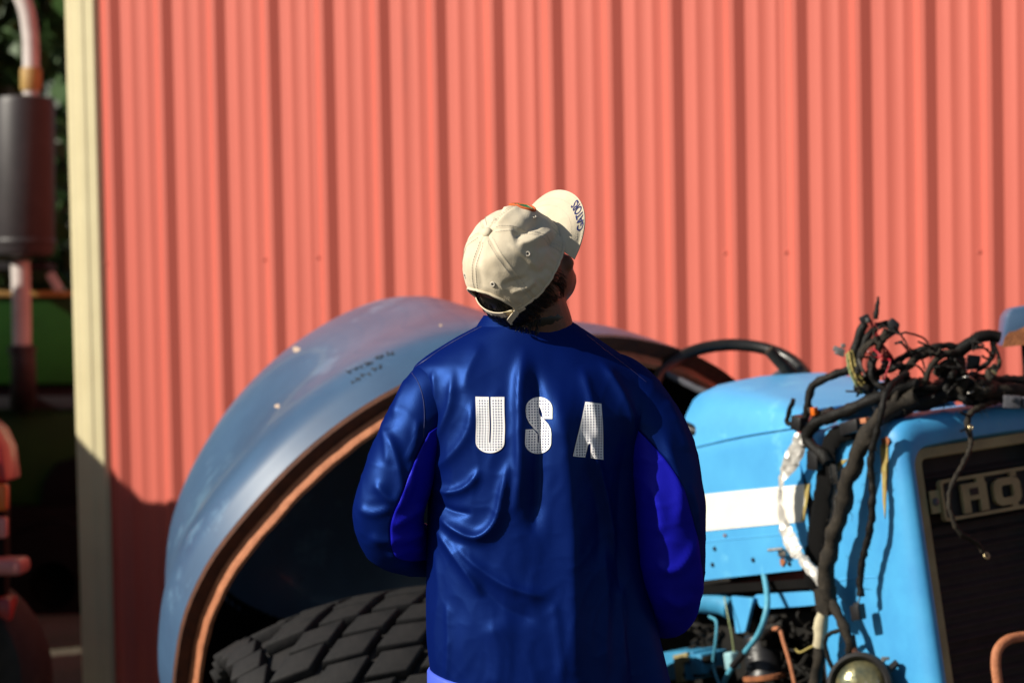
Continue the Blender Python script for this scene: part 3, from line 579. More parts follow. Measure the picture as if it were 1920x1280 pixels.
# bundle lying from the nose towards the hood side
cable(sidep([(1720, 722, .12), (1690, 728, .08), (1650, 742, .03), (1600, 764, -.02), (1560, 780, -.035), (1530, 793, -.04), (1514, 812, -.04), (1520, 835, -.04), (1540, 850, -.04), (1552, 868, -.04)]), 12, 'cable_black', fray=10)
cable(sidep([(1612, 684, .06), (1590, 694, .03), (1560, 704, 0), (1532, 716, -.02), (1518, 736, -.03), (1514, 765, -.035), (1507, 790, -.035), (1498, 800, -.035)]), 8, 'cable_black')
cable(sidep([(1488, 748, -.04), (1479, 772, -.04), (1477, 792, -.04), (1490, 795, -.04), (1512, 788, -.04)]), 5, 'cable_black')
cable(sidep([(1516, 760, -.03), (1526, 775, -.035), (1540, 776, -.03), (1560, 768, -.02)]), 7, 'cable_black')
obj('terminal', box(side(1527, 771, -.05), TL, TU, TW, .008, .011, .008, .002), 'orange_plastic', har)
obj('terminal', box(side(1622, 788, -.03), TL, TU, TW, .012, .007, .008, .002), 'rust_bright', har)
obj('connector', box(side(1499, 793, -.045), TL-.3*TU, TU+.3*TL, TW, .020, .020, .016, .004), 'connector_black', har)
obj('connector', box(side(1596, 800, -.02), TL+.1*TU, TU, TW, .036, .017, .012, .004), 'connector_black', har)
cable(sidep([(1506, 800, -.04), (1510, 820, -.04), (1507, 838, -.04)]), 6, 'cable_black')
obj('connector', box(side(1530, 862, -.04), TL-.2*TU, TU+.2*TL, TW, .022, .026, .016, .004), 'connector_black', har)
# wide torn black hose in the gap between hood and nose
hz_pts = [(1600, 812, -.01), (1572, 815, -.015), (1554, 840, -.02), (1548, 890, -.02), (1540, 950, -.016), (1531, 1010, -.01), (1524, 1060, .0), (1520, 1100, .02)]
P = sidep(hz_pts, 6); nP = len(P); wv = np.interp(np.linspace(0, 1, nP), [0, .2, .4, .7, 1], [14, 19, 24, 25, 22])*KS
V = []
for i, p in enumerate(P):
    t_ = unit(P[min(i+1, nP-1)]-P[max(i-1, 0)]); lat = unit(np.cross(t_, TW))
    for a in np.linspace(0, 2*math.pi, 13)[:-1]:
        V.append(p+lat*wv[i]*math.cos(a)*(1+.08*rng.standard_normal())+TW*.010*math.sin(a))
obj('torn_sheath', (V, grid_faces(nP, 12)+[list(range(12))[::-1], [(nP-1)*12+k for k in range(12)]]), 'black_metal', har, smooth=60)
for k in range(9):
    u = 1558+rng.uniform(-6, 12); obj_p = sidep([(u, 870, -.035), (u+4, 890+rng.uniform(0, 10), -.036), (u+6, 895+rng.uniform(5, 25), -.034)], 3)
    cable(obj_p, 2.2, 'cable_black', 'loose_strand', jit=.05, seg=5)
# silver tape strap
tp = sidep([(1504, 815, -.045), (1492, 848, -.05), (1474, 880, -.055), (1464, 905, -.058), (1463, 945, -.058), (1472, 990, -.058), (1488, 1026, -.058), (1500, 1042, -.058)], 7)
V = []; nT = len(tp)
for i, p in enumerate(tp):
    t_ = unit(tp[min(i+1, nT-1)]-tp[max(i-1, 0)]); lat = unit(np.cross(t_, TW)); tw_ = .5*math.sin(i*.17+.6)+.12*math.sin(i*1.3); wd = KS*np.interp(i/(nT-1), [0, .2, .35, .5, .8, .95, 1], [14, 18, 13, 15, 15, 13, 8])
    lt_ = lat*math.cos(tw_)+TW*math.sin(tw_); nn_ = np.cross(t_, lt_)
    for s, o_ in ((-1, 0), (-.5, .25), (0, .1), (.5, .3), (1, 0), (.5, -.25), (0, -.3), (-.5, -.2)):
        V.append(p+lt_*wd*s*(1+.05*rng.standard_normal())+nn_*wd*(o_*.6+.07*rng.standard_normal()))
obj('silver_tape', (V, grid_faces(nT, 8)+[list(range(8))[::-1], [(nT-1)*8+k for k in range(8)]]), 'silver_tape', har, smooth=30)
tp = sidep([(1498, 1038, -.058), (1512, 1056, -.06), (1528, 1074, -.062), (1545, 1092, -.064)], 5)
obj('silver_tape', tube(tp, np.interp(np.linspace(0, 1, len(tp)), [0, .2, 1], [.006, .014, .018]), 9, .16), 'silver_tape', har, smooth=30)
# upright tangle
D0 = 7.66
cable(depthp([(1640, 742, D0), (1618, 722, D0), (1604, 690, D0-.01), (1602, 660, D0-.02), (1612, 628, D0-.02), (1622, 606, D0-.02)]), 9, 'cable_black')
obj('connector', box(un(1622, 599, D0-.02), CR+.5*CU, CU-.5*CR, CF, .013, .012, .012, .003), 'connector_black', har)
obj('terminal', box(un(1626, 600, D0-.035), CR, CU, CF, .004, .006, .003, .001), 'steel', har)
cable(depthp([(1608, 700, D0-.03), (1612, 668, D0-.03), (1626, 632, D0-.03), (1640, 616, D0-.02)]), 7, 'cable_black')
cable(depthp([(1614, 662, D0-.04), (1632, 642, D0-.04), (1652, 633, D0-.03), (1664, 618, D0-.03)]), 7, 'cable_dusty')
cable(depthp([(1640, 668, D0-.03), (1650, 645, D0-.04), (1664, 630, D0-.03), (1676, 618, D0-.02)]), 6, 'cable_dusty')
cable(depthp([(1646, 612, D0), (1660, 606, D0), (1674, 606, D0)]), 7, 'cable_black')
obj('connector', bev(prism([un(u, v, D0-.03) for u, v in [(1664, 604), (1674, 595), (1688, 607), (1684, 624), (1664, 636), (1658, 628), (1668, 616)]], CF*.03), .004, 2), 'connector_black', har)
cable(depthp([(1632, 600, D0-.02), (1640, 622, D0-.025), (1650, 640, D0-.03), (1662, 655, D0-.03), (1674, 672, D0-.02)]), 2.6, 'wire_red', 'wire', jit=0)
cable(depthp([(1642, 604, D0-.02), (1643, 625, D0-.025), (1655, 645, D0-.03), (1657, 672, D0-.03)]), 2.2, 'wire_red', 'wire', jit=0)
cable(depthp([(1642, 598, D0-.02), (1644, 580, D0-.02), (1647, 556, D0-.02)]), 4.2, 'cable_black', taper=[1.1, 1.2, .9, .55])
cable(depthp([(1588, 662, D0-.03), (1592, 690, D0-.03), (1602, 715, D0-.03), (1616, 738, D0-.02)]), 2.8, 'wire_green', 'wire', jit=0)
cable(depthp([(1592, 658, D0-.035), (1598, 690, D0-.035), (1610, 715, D0-.03), (1626, 732, D0-.02)]), 3.0, 'wire_yellow', 'wire', jit=0)
cable(depthp([(1597, 656, D0-.03), (1606, 690, D0-.035), (1618, 712, D0-.03), (1630, 728, D0-.02)]), 2.4, 'wire_yellow', 'wire', jit=0)
cable(depthp([(1610, 672, D0-.045), (1616, 690, D0-.045), (1622, 704, D0-.04)]), 3.0, 'steel', 'wire', jit=.1)
obj('connector', join(box(un(1573, 656, D0-.02), CR-.4*CU, CU+.4*CR, CF, .016, .007, .007, .002), box(un(1574, 663, D0-.02), CR-.4*CU, CU+.4*CR, CF, .013, .005, .007, .002), box(un(1581, 648, D0-.02), CR, CU, CF, .006, .006, .006, .002)), 'steel', har)
cable(depthp([(1640, 700, D0-.04), (1632, 690, D0-.04), (1634, 672, D0-.04), (1648, 655, D0-.03)]), 5.5, 'cable_black')
cable(depthp([(1660, 730, D0-.06), (1640, 715, D0-.05), (1632, 695, D0-.05), (1640, 672, D0-.04), (1652, 650, D0-.03)]), 6, 'cable_black')
for k in range(16):
    u, v = rng.uniform(1632, 1690), rng.uniform(668, 735); pts = [(u, v, D0)]
    for q in range(3): pts.append((pts[-1][0]+rng.normal(5, 14), np.clip(pts[-1][1]+rng.normal(4, 14), 664, 742), D0+rng.normal(0, .03)))
    cable(depthp(pts, 4), rng.uniform(4, 7.5), 'cable_black')
for k in range(9):
    u, v = rng.uniform(1606, 1700), rng.uniform(600, 720); pts = [(u, v, D0-.06)]
    for q in range(4): pts.append((pts[-1][0]+rng.normal(3, 13), np.clip(pts[-1][1]+rng.normal(9, 14), 596, 742), D0-.05+rng.normal(0, .03)))
    cable(depthp(pts, 4), rng.uniform(1.5, 2.4), ('wire_red', 'cable_black', 'cable_dusty', 'cable_black', 'cable_black', 'cable_dusty')[k % 6], 'wire', jit=0, seg=6)
for k in range(9):
    u, v = rng.uniform(1740, 1880), rng.uniform(650, 730); pts = [(u, v, D0-.05)]
    for q in range(4): pts.append((pts[-1][0]+rng.normal(2, 16), np.clip(pts[-1][1]+rng.normal(4, 13), 640, 752), D0-.04+rng.normal(0, .03)))
    cable(depthp(pts, 4), rng.uniform(1.5, 3.), ('cable_black', 'cable_dusty', 'cable_black', 'cable_black', 'steel')[k % 5], 'wire', jit=0, seg=6)
# arching loops to the right
cable(depthp([(1666, 690, D0), (1690, 672, D0), (1720, 658, D0), (1750, 650, D0), (1785, 648, D0+.01), (1800, 655, D0+.02)]), 6.5, 'cable_black')
cable(depthp([(1672, 765, D0-.10), (1682, 735, D0-.08), (1690, 705, D0-.06), (1708, 680, D0-.04), (1735, 664, D0-.02), (1768, 662, D0), (1792, 668, D0)]), 7, 'cable_dusty')
cable(depthp([(1735, 722, D0-.04), (1742, 695, D0-.05), (1758, 672, D0-.04), (1780, 662, D0-.02), (1800, 660, D0)]), 6, 'cable_dusty')
cable(depthp([(1752, 700, D0-.02), (1768, 685, D0-.03), (1785, 675, D0-.02)]), 8, 'cable_dusty')
cable(depthp([(1780, 672, D0+.02), (1800, 655, D0+.02), (1820, 640, D0+.02), (1845, 630, D0+.03), (1874, 632, D0+.04)]), 12, 'cable_black', fray=6)
cable(depthp([(1862, 640, D0+.03), (1862, 665, D0+.03), (1846, 685, D0+.03), (1832, 692, D0+.03)]), 5.5, 'cable_black')
for pts in ([(1866, 650, D0), (1874, 672, D0), (1868, 695, D0), (1860, 708, D0)], [(1870, 668, D0), (1876, 680, D0), (1870, 692, D0), (1864, 684, D0)]):
    cable(depthp(pts, 5), 3, 'cable_black', 'wire', jit=.05)
obj('terminal', box(un(1864, 697, D0-.01), CR+CU, CU-CR, CF, .004, .009, .003, .001), 'brass', har)
obj('terminal', box(un(1873, 677, D0-.01), CR, CU, CF, .004, .006, .003, .001), 'brass', har)
obj('connector', bev(prism([un(u, v, D0+.04) for u, v in [(1816, 664), (1840, 667), (1836, 692), (1812, 694)]], CF*.03), .003, 2), 'connector_black', har)
# taped trunk along the top of the nose
cable(depthp([(1640, 762, D0-.04), (1680, 752, D0-.03), (1720, 742, D0-.02), (1760, 738, D0), (1800, 722, D0+.02), (1830, 728, D0+.03), (1870, 736, D0+.05), (1930, 740, D0+.09), (2010, 742, D0+.15)]), 21, 'cable_black', fray=40, jit=.2)
cable(depthp([(1792, 742, D0), (1798, 715, D0), (1796, 690, D0+.01), (1790, 668, D0+.02)]), 16, 'cable_dusty', fray=20, jit=.2)
cable(depthp([(1650, 775, D0-.08), (1690, 765, D0-.06), (1730, 752, D0-.04), (1775, 742, D0-.02)]), 15, 'cable_black', fray=20, jit=.2)
cable(depthp([(1836, 732, D0), (1870, 733, D0+.02), (1900, 732, D0+.04), (1950, 735, D0+.08)]), 14, 'cable_dusty', fray=8, jit=.12)
cable(depthp([(1820, 706, D0+.08), (1870, 712, D0+.12), (1930, 715, D0+.16), (2000, 720, D0+.2)]), 10, 'cable_black')
for k in range(22):
    u, v = rng.uniform(1700, 1850), rng.uniform(690, 745); pts = [(u, v, D0-.02)]
    for q in range(3): pts.append((pts[-1][0]+rng.normal(6, 16), np.clip(pts[-1][1]+rng.normal(3, 10), 686, 752), D0+rng.normal(0, .03)))
    cable(depthp(pts, 4), rng.uniform(4, 9), 'cable_black' if k % 3 else 'cable_dusty')
obj('connector', join(box(un(1897, 753, D0-.03), CR-.05*CU, CU+.05*CR, CF, .022, .017, .014, .003), box(un(1899, 747, D0-.05), CR, CU, CF, .006, .005, .004, .001)), 'connector_grey', har)
obj('connector', box(un(1924, 755, D0-.02), CR-.05*CU, CU+.05*CR, CF, .012, .016, .014, .003), 'connector_grey', har)
# dangling in front of the grille
cable(frontp([(1895, 742, -.01), (1862, 752, .02), (1838, 762, .035), (1819, 776, .04), (1814, 796, .045), (1820, 820, .05), (1817, 845, .055), (1804, 872, .06), (1788, 900, .06), (1779, 930, .06), (1783, 962, .06), (1797, 995, .06), (1815, 1008, .06), (1832, 1018, .06), (1842, 1032, .06)]), 5.2, 'cable_dusty', fray=14, taper=[1.6, 1.5, 1.35, 1.15, 1, .95, .9, .85, 1, .9])
cable(frontp([(1818, 780, .045), (1806, 776, .05), (1800, 772, .05)]), 2.5, 'cable_black', 'loose_strand')
cable(frontp([(1816, 800, .045), (1806, 806, .05), (1801, 808, .05)]), 2.2, 'cable_black', 'loose_strand')
rc = front(1850, 1041, .06); obj('ring_terminal', lathe(rc, unit(TL+.3*TU), [(.0075+.0028*math.cos(a), .0028*math.sin(a)) for a in np.linspace(0, 6.283, 7)[:-1]], 16, closed=True), 'brass', har)
obj('ring_terminal', lathe(front(1820, 801, .058), unit(TL+.3*TU), [(.006+.0025*math.cos(a), .0025*math.sin(a)) for a in np.linspace(0, 6.283, 7)[:-1]], 14, closed=True), 'brass', har)

# loose round headlamp hanging from the harness
lc = side(1612, 1284, -.105); lax = unit(-CF*.9-CR*.28+CU*.12)
headlamp = root('headlamp', lc, 'loose round headlamp with a black rubber rim, hanging low beside the tractor nose', 'headlamp')
obj('rubber_ring', lathe(lc, lax, [(.070, -.05), (.083, -.045), (.088, -.01), (.085, .012), (.076, .016), (.069, .008), (.066, -.005)], 44), 'rubber', headlamp)
obj('lens', lathe(lc, lax, [(.067, -.004), (.062, .006), (.048, .017), (.028, .025), (.0, .028)], 40), 'lamp_glass', headlamp)
obj('back_shell', lathe(lc, lax, [(.070, -.045), (.060, -.075), (.035, -.095), (0, -.10)], 32), 'black_metal', headlamp)
obj('clamp_screw', join(tube([lc+.078*unit(CU+.95*CR), lc+.095*unit(CU+.95*CR)], .006, 8), box(lc+.098*unit(CU+.95*CR), CR, CU, CF, .010, .004, .006, .001)), 'steel', headlamp)
obj('clamp_screw', tube([lc+.08*unit(CU+1.6*CR)-CU*.01, lc+.112*unit(CU*.9+1.75*CR)+CU*.01], .010, 8), 'connector_black', headlamp)
obj('hanger_strap', tube([lc+.08*CU, side(1604, 1225, -.06), side(1598, 1190, -.05)], .008, 8), 'rust_dark', headlamp)
#@@HARNESS_END

# ------------------------------------------------------------------ the man
DM = 5.94; PX = DM/FPX
def mp(u, v, dy=0.): return un(u, v, DM)+CF*dy
feet = A([un(1020, 1000, DM)[0], un(1020, 1000, DM)[1]+.02, 0.])
man = root('person', feet, 'man seen from behind in navy USA jacket and beige cap, looking up to the right', 'person')
# --- body: ellipsoids and limbs fused into one continuous skin
CAPC = mp(969, 494, .0)
ca = unit(-.5*CR+.5*CU-.70*CF); cb = .47*CR+.855*CU+.2*CF; cb = unit(cb-ca*(cb@ca)); cs = np.cross(cb, ca)
def ell(c, ax3, rad, seg=20):
    V = [tuple(np.asarray(c)+ax3[0]*rad[0]*x+ax3[1]*rad[1]*y+ax3[2]*rad[2]*z) for x, y, z in [(math.sin(t)*math.cos(p), math.sin(t)*math.sin(p), math.cos(t)) for t in np.linspace(0, math.pi, seg//2+1) for p in np.linspace(0, 2*math.pi, seg, endpoint=False)]]
    return V, grid_faces(seg//2+1, seg)
def limb(pts, rad, seg=14, n=6):
    Q = crom(np.c_[np.asarray(pts), rad], n); return tube(Q[:, :3], Q[:, 3], seg)
H3 = (cs, cb, ca); hc = CAPC-ca*.012
bodyparts = [ell(hc-cb*.006, H3, (.076, .101, .096), 28), ell(hc-ca*.075+cb*.020, H3, (.062, .070, .075), 24), ell(hc-ca*.120+cb*.030, H3, (.048, .050, .032), 20),
             limb([hc+cb*.085-ca*.030, hc+cb*.103-ca*.055, hc+cb*.110-ca*.072], [.010, .014, .015], 10), ell(hc-ca*.108+cb*.080, H3, (.028, .014, .012), 14)]
for s in (-1, 1):
    bodyparts.append(ell(hc-ca*.042+cs*s*.072-cb*.012, H3, (.010, .018, .031), 14)); bodyparts.append(ell(hc-ca*.030+cs*s*.030+cb*.080, H3, (.020, .012, .009), 12)); bodyparts.append(ell(hc-ca*.068+cs*s*.040+cb*.062, H3, (.022, .020, .020), 12))
nb = mp(1003, 660, .07)
bodyparts += [limb([hc-ca*.06-cb*.03, (hc-ca*.09-cb*.03)*.45+nb*.55+CR*.01, nb], [.070, .072, .080], 20)]
Zd = A([0, 0, -1.])
bodyparts += [ell(mp(1015, 800, .10), (CR, CF, CU), (.185, .10, .22), 28), ell(mp(1022, 1050, .11), (CR, CF, CU), (.175, .115, .22), 28), ell(mp(1020, 1270, .15), (CR, CF, CU), (.155, .09, .16), 28)]
LH, RH = mp(930, 1075, .40), mp(1130, 1085, .40)
for (sh, elb, wr, ha, s) in ((mp(812, 735, .07), mp(735, 1000, .06), mp(850, 1068, .34), LH, 1), (mp(1188, 748, .10), mp(1262, 1045, .10), mp(1205, 1120, .34), RH, -1)):
    bodyparts.append(limb([mp(960 if s > 0 else 1080, 715, .08), sh, (sh+elb)/2, elb], [.055, .050, .044, .040], 16)); bodyparts.append(limb([elb, (elb+wr)/2, wr, ha], [.043, .042, .029, .030], 16))
    d1 = unit(ha-wr); up = unit(CU-d1*(CU@d1)); sd_ = np.cross(d1, up)
    bodyparts.append(ell(ha+d1*.02, (d1, up, sd_), (.052, .042, .017), 16))
    for k, (o_, l_) in enumerate(((.033, .070), (.011, .080), (-.011, .074), (-.033, .058))):
        b0 = ha+d1*.055+up*o_; bodyparts.append(limb([b0-d1*.02, b0+d1*l_*.5+CF*.010, b0+d1*l_*.85+CF*.03], [.0105, .0095, .008], 10))
    bodyparts.append(limb([ha+up*.03, ha+up*.055+d1*.03+CF*.012, ha+up*.06+d1*.06+CF*.02], [.013, .011, .009], 10))
for s in (-1, 1):
    hip = mp(1023+s*85, 1330, .11); kn = A([feet[0]+s*.105, feet[1]+.07, .48]); an = A([feet[0]+s*.115, feet[1]+.05, .09])
    bodyparts.append(limb([hip, kn, (kn+an)/2+Y*-.012, an], [.092, .058, .054, .038], 16)); bodyparts.append(limb([an, an+Y*.08-Z3*.045, an+Y*.17-Z3*.055], [.04, .036, .026], 12))
V, Fc = join(*bodyparts)
me = bpy.data.meshes.new('body'); me.from_pydata([tuple(A(v)-feet) for v in V], [], Fc); tmp = bpy.data.objects.new('tmp', me); COL.objects.link(tmp)
md = tmp.modifiers.new('r', 'REMESH'); md.mode = 'VOXEL'; md.voxel_size = .0052
ms = tmp.modifiers.new('s', 'SMOOTH'); ms.factor = .5; ms.iterations = 7
dg = bpy.context.evaluated_depsgraph_get(); bme = bpy.data.meshes.new_from_object(tmp.evaluated_get(dg)); bpy.data.objects.remove(tmp)
bme.materials.clear(); bme.name = 'body'
body = link('body', bme, 'skin', man, 180)
for s in (-1, 1):
    e = hc-ca*.040+cs*s*.031+cb*.079; obj('eye', ell(e, H3, (.012, .012, .012), 12), 'eye', man)

# --- jacket torso
rows = np.linspace(598, 1292, 240)
def ip(v, tab): return np.interp(v, [t[0] for t in tab], [t[1] for t in tab])
def sm(tab):
    t = crom(tab, 8); return [tuple(x) for x in t]
XL = sm([(598, 912), (606, 903), (615, 886), (630, 858), (650, 826), (672, 795), (695, 772), (725, 772), (760, 783), (800, 792), (860, 796), (950, 799), (1050, 798), (1150, 795), (1230, 797), (1292, 803)])
XR = sm([(598, 1062), (602, 1074), (612, 1090), (630, 1118), (650, 1148), (672, 1180), (695, 1206), (725, 1222), (760, 1228), (800, 1226), (860, 1220), (950, 1215), (1050, 1216), (1150, 1232), (1230, 1252), (1292, 1268)])
HD = sm([(598, .078), (630, .095), (660, .112), (700, .13), (760, .15), (850, .165), (1000, .172), (1150, .178), (1292, .182)])
YC = sm([(598, .085), (630, .085), (700, .085), (800, .085), (1000, .10), (1292, .11)])
def seg_fold(u, v, pts, w_, amp, asym=1.):
    """height of a soft ridge along a polyline, u/v arrays in photo pixels"""
    P = crom(pts, 5); best = np.full(u.shape, 1e9); sgn = np.zeros(u.shape); tt = np.zeros(u.shape); n = len(P)
    for i in range(n-1):
        a, b = P[i], P[i+1]; ab = b-a; l2 = ab@ab; t = np.clip(((u-a[0])*ab[0]+(v-a[1])*ab[1])/l2, 0, 1); dx = u-a[0]-t*ab[0]; dy = v-a[1]-t*ab[1]
        d = np.hypot(dx, dy); m = d < best; best = np.where(m, d, best); sgn = np.where(m, np.sign(ab[0]*(v-a[1])-ab[1]*(u-a[0])), sgn); tt = np.where(m, (i+t)/(n-1), tt)
    ww = np.where(sgn > 0, w_*asym, w_); env = np.clip(np.minimum(tt/.22, (1-tt)/.22), 0, 1); env = env*env*(3-2*env)
    q = best/ww; return amp*env*(.55*np.exp(-q**2)+.45*np.exp(-(q/.5)**1.6))
FOLDS = [  # points, width px, amplitude mm, asymmetry
    ([(985, 640), (975, 720), (974, 800), (974, 890), (958, 985)], 24, 15, .6),
    ([(1002, 670), (1008, 760), (1010, 850), (1006, 930), (996, 1010)], 16, -15, 1),
    ([(1040, 690), (1050, 780), (1062, 870), (1070, 960), (1074, 1080), (1076, 1200), (1082, 1330)], 34, 17, 1),
    ([(1096, 800), (1122, 870), (1150, 950), (1176, 1060)], 15, 13, .6),
    ([(1120, 668), (1158, 725), (1184, 780), (1200, 838)], 14, 12, .8),
    ([(1150, 655), (1190, 695), (1211, 750), (1210, 815)], 9, 9, .8),
    ([(1088, 680), (1108, 760), (1126, 840)], 15, 8, .8),
    ([(1100, 860), (1130, 960), (1140, 1080)], 22, -6, 1),
    ([(795, 850), (826, 806), (846, 756), (850, 690)], 13, 9, 1),
    ([(812, 690), (815, 740), (806, 790)], 9, 6, 1),
    ([(796, 885), (842, 858), (880, 806), (890, 740)], 15, 8, 1),
    ([(800, 910), (840, 922), (880, 908), (905, 872)], 11, 10, 1),
    ([(802, 950), (848, 985), (895, 1003), (930, 975), (946, 910), (958, 840)], 14, 15, 1),
    ([(800, 930), (846, 955), (890, 960)], 9, -6, 1),
    ([(806, 975), (846, 1028), (882, 1076), (908, 1120)], 12, 10, 1),
    ([(850, 1010), (890, 1052), (950, 1092), (1040, 1120)], 15, 9, 1),
    ([(880, 1070), (940, 1130), (1010, 1160)], 20, -6, 1),
    ([(812, 1010), (822, 1100), (815, 1200), (826, 1290)], 10, 6, 1),
    ([(838, 1120), (842, 1200), (836, 1290)], 8, 5, 1),
    ([(920, 1150), (935, 1220), (930, 1300)], 30, 6, 1),
    ([(1035, 1110), (1046, 1190), (1052, 1290)], 12, 4, 1),
    ([(1180, 1080), (1190, 1180), (1200, 1290)], 18, 8, 1),
    ([(1140, 1000), (1150, 1120), (1140, 1280)], 16, 5, 1),
    ([(905, 640), (880, 690), (870, 740)], 14, 4, 1),
]
NA = 300; bet = np.linspace(0, 2*math.pi, NA, endpoint=False)
# denser on the back (beta around -90 deg = towards the camera)
bet = bet+.45*np.sin(2*(bet))*.0
U_ = np.zeros((len(rows), NA)); Vv = np.zeros_like(U_); DY = np.zeros_like(U_)
for i, v in enumerate(rows):
    xl, xr, hd, yc = ip(v, XL), ip(v, XR), ip(v, HD), ip(v, YC); ex = 2/np.interp(v, [598, 650, 760], [2.0, 2.15, 2.35])
    cb_, sb_ = np.cos(bet), np.sin(bet); U_[i] = (xl+xr)/2+(xr-xl)/2*np.sign(cb_)*np.abs(cb_)**ex; DY[i] = yc+hd*np.sign(sb_)*np.abs(sb_)**ex; Vv[i] = v
    Vv[i] = 598+(v-598)*((1264+42*(1-np.exp(-np.clip(U_[i]-798, 0, 999)/120)))-598)/694.
    if v < 612: Vv[i] = v+(612-v)*.0+np.clip(sb_, 0, 1)*(26 if v < 606 else 12)     # collar lower in front
Hf = -.00052*np.interp(Vv, [640, 780, 880, 980], [0, .10, .8, 1])*24*np.log1p(np.exp(np.clip((U_-1092)/24., -40, 40)))
for pts, w_, amp, asy in FOLDS: Hf += seg_fold(U_, Vv, pts, w_, amp*.001, asy)
nz_ = A([[mn.noise(Vector((u*.012, v*.006, 3.))) for u in U_[i][::1]] for i, v in enumerate(rows)])
nz2 = A([[mn.noise(Vector((u*.030, v*.013+u*.01, 9.))) for u in U_[i]] for i, v in enumerate(rows)])
rid = lambda a: (1-np.abs(a)*2.2).clip(0, 1)**3
nz3 = A([[mn.noise(Vector((u*.020+v*.010, v*.009-u*.006, 21.))) for u in U_[i]] for i, v in enumerate(rows)])
nz4 = A([[mn.noise(Vector((u*.030-v*.016, v*.016+u*.010, 31.))) for u in U_[i]] for i, v in enumerate(rows)])
near = np.clip(1.15-np.abs(U_-1010)/260, .25, 1)
Hf = Hf+.0012*rid(nz3)*np.interp(Vv, [640, 720, 900], [0, .5, 1])+.0005*rid(nz4)*np.interp(Vv, [640, 760, 1000], [0, .6, 1])
back = np.clip(-np.sin(bet)*1.6, 0, 1)[None, :]
wtop = np.interp(rows, [600, 650, 700], [0, .4, 1])[:, None]
Hf = (Hf*back+.0045*nz_*wtop+.0016*nz2*wtop)
P = CAM+DM*(CF[None, None]+CR*((U_-960)/FPX)[..., None]-CU*((Vv-640)/FPX)[..., None])+CF*DY[..., None]
cen = P.mean(axis=1, keepdims=True); N = P-cen; N -= (N@CU)[..., None]*CU; N /= np.linalg.norm(N, axis=2)[..., None]
# blend: back faces are pushed towards the viewer
P = P+N*Hf[..., None]*.6-CF*(Hf*back)[..., None]*.5
TV = P.reshape(-1, 3); TF = grid_faces(len(rows), NA)
jacket = obj('jacket', (TV, TF), 'navy_satin', man, smooth=180)
jacket.modifiers.new('thickness', 'SOLIDIFY').thickness = .002
bvJ = BVHTree.FromPolygons([tuple(p) for p in TV], TF)
def onjacket(u, v, off=.0016, bv=None):
    d_ = unit(ray(u, v)); h = (bv or bvJ).ray_cast(Vector(CAM), Vector(d_)); return A(h[0])-d_*off if h[0] else None
# collar
cr = []
for v, g in ((614, 7), (605, 1), (596, -5), (593, -7), (596, -10), (606, -11)):
    row = []
    for b in np.linspace(0, 2*math.pi, 96, endpoint=False):
        hw = (1077-899)/2+g; u = 988+hw*math.cos(b)+ (v-600)*.0; dy = .085+(.082+g*.0011)*math.sin(b); vv = v+8*max(0, -math.sin(b))*(.5+.5*math.cos(b*1-1.2))*.8+22*max(0, math.sin(b))+3*math.sin(3*b+1)
        row.append(mp(u, vv, dy))
    cr += row
obj('collar', (cr, grid_faces(6, 96)), 'navy_satin', jacket, smooth=180)
# --- sleeves
def sleeve(cent, pan, folds, seed):
    Q = crom(cent, 16); n = len(Q); C3 = A([mp(q[0], q[1], q[2]) for q in Q]); rad = Q[:, 3]*PX
    Tn = np.gradient(C3, axis=0); Tn /= np.linalg.norm(Tn, axis=1)[:, None]; NP = 84
    V = np.zeros((n, NP, 3)); tpar = np.linspace(0, 1, n); split = []
    a0 = np.interp(tpar, [p[0] for p in pan], [p[1] for p in pan]); a1 = np.interp(tpar, [p[0] for p in pan], [p[2] for p in pan])
    n1 = 30
    e = None
    for i in range(n):
        e1 = -CF-Tn[i]*(-CF@Tn[i])
        if np.linalg.norm(e1) < .35: e1 = (e if e is not None else -CF)-Tn[i]*((e if e is not None else -CF)@Tn[i])
        e1 = unit(e1)
        if e is not None and e1@e < 0: e1 = -e1
        if e is not None: e1 = unit(.55*e1+.45*(e-Tn[i]*(e@Tn[i])))
        e = e1; e2 = unit(np.cross(e1, Tn[i]))
        if i == 0 and e2@CR < 0: sgn_ = -1
        elif i == 0: sgn_ = 1
        e2 = e2*sgn_
        aa = np.r_[np.linspace(a0[i], a1[i], n1, endpoint=False), np.linspace(a1[i], a0[i]+2*math.pi, NP-n1, endpoint=False)]
        for k, a in enumerate(aa): V[i, k] = C3[i]+rad[i]*(math.cos(a)*e1+math.sin(a)*e2)
    # folds
    Vf = V.reshape(-1, 3); rel = Vf-CAM; dz = rel@CF; uu = 960+FPX*(rel@CR)/dz; vv = 640-FPX*(rel@CU)/dz
    cc = np.repeat(C3, NP, axis=0); nr = Vf-cc; nr /= np.linalg.norm(nr, axis=1)[:, None]; bk = np.clip(-(nr@CF)*1.5+.3, 0, 1)
    Hs = np.zeros(len(Vf))
    for pts, w_, amp, asy in folds: Hs += seg_fold(uu, vv, pts, w_, amp*.001, asy)*bk
    Hs += .0014*(1-np.abs(A([mn.noise(Vector((p[0]*13, p[1]*13, p[2]*20))+Vector((seed, 0, 0))) for p in Vf]))*2.2).clip(0, 1)**3+.0036*A([mn.noise(Vector(p*9+seed)) for p in Vf])+.0012*A([mn.noise(Vector(p*24+seed)) for p in Vf])
    Vf = Vf+nr*Hs[:, None]; F_all = grid_faces(n, NP)
    pan_f = [f for j, f in enumerate(F_all) if (j % NP) < n1 and .10 < tpar[j//NP] < .985]; nav_f = [f for j, f in enumerate(F_all) if not ((j % NP) < n1 and .10 < tpar[j//NP] < .985)]
    return Vf, F_all, nav_f, pan_f
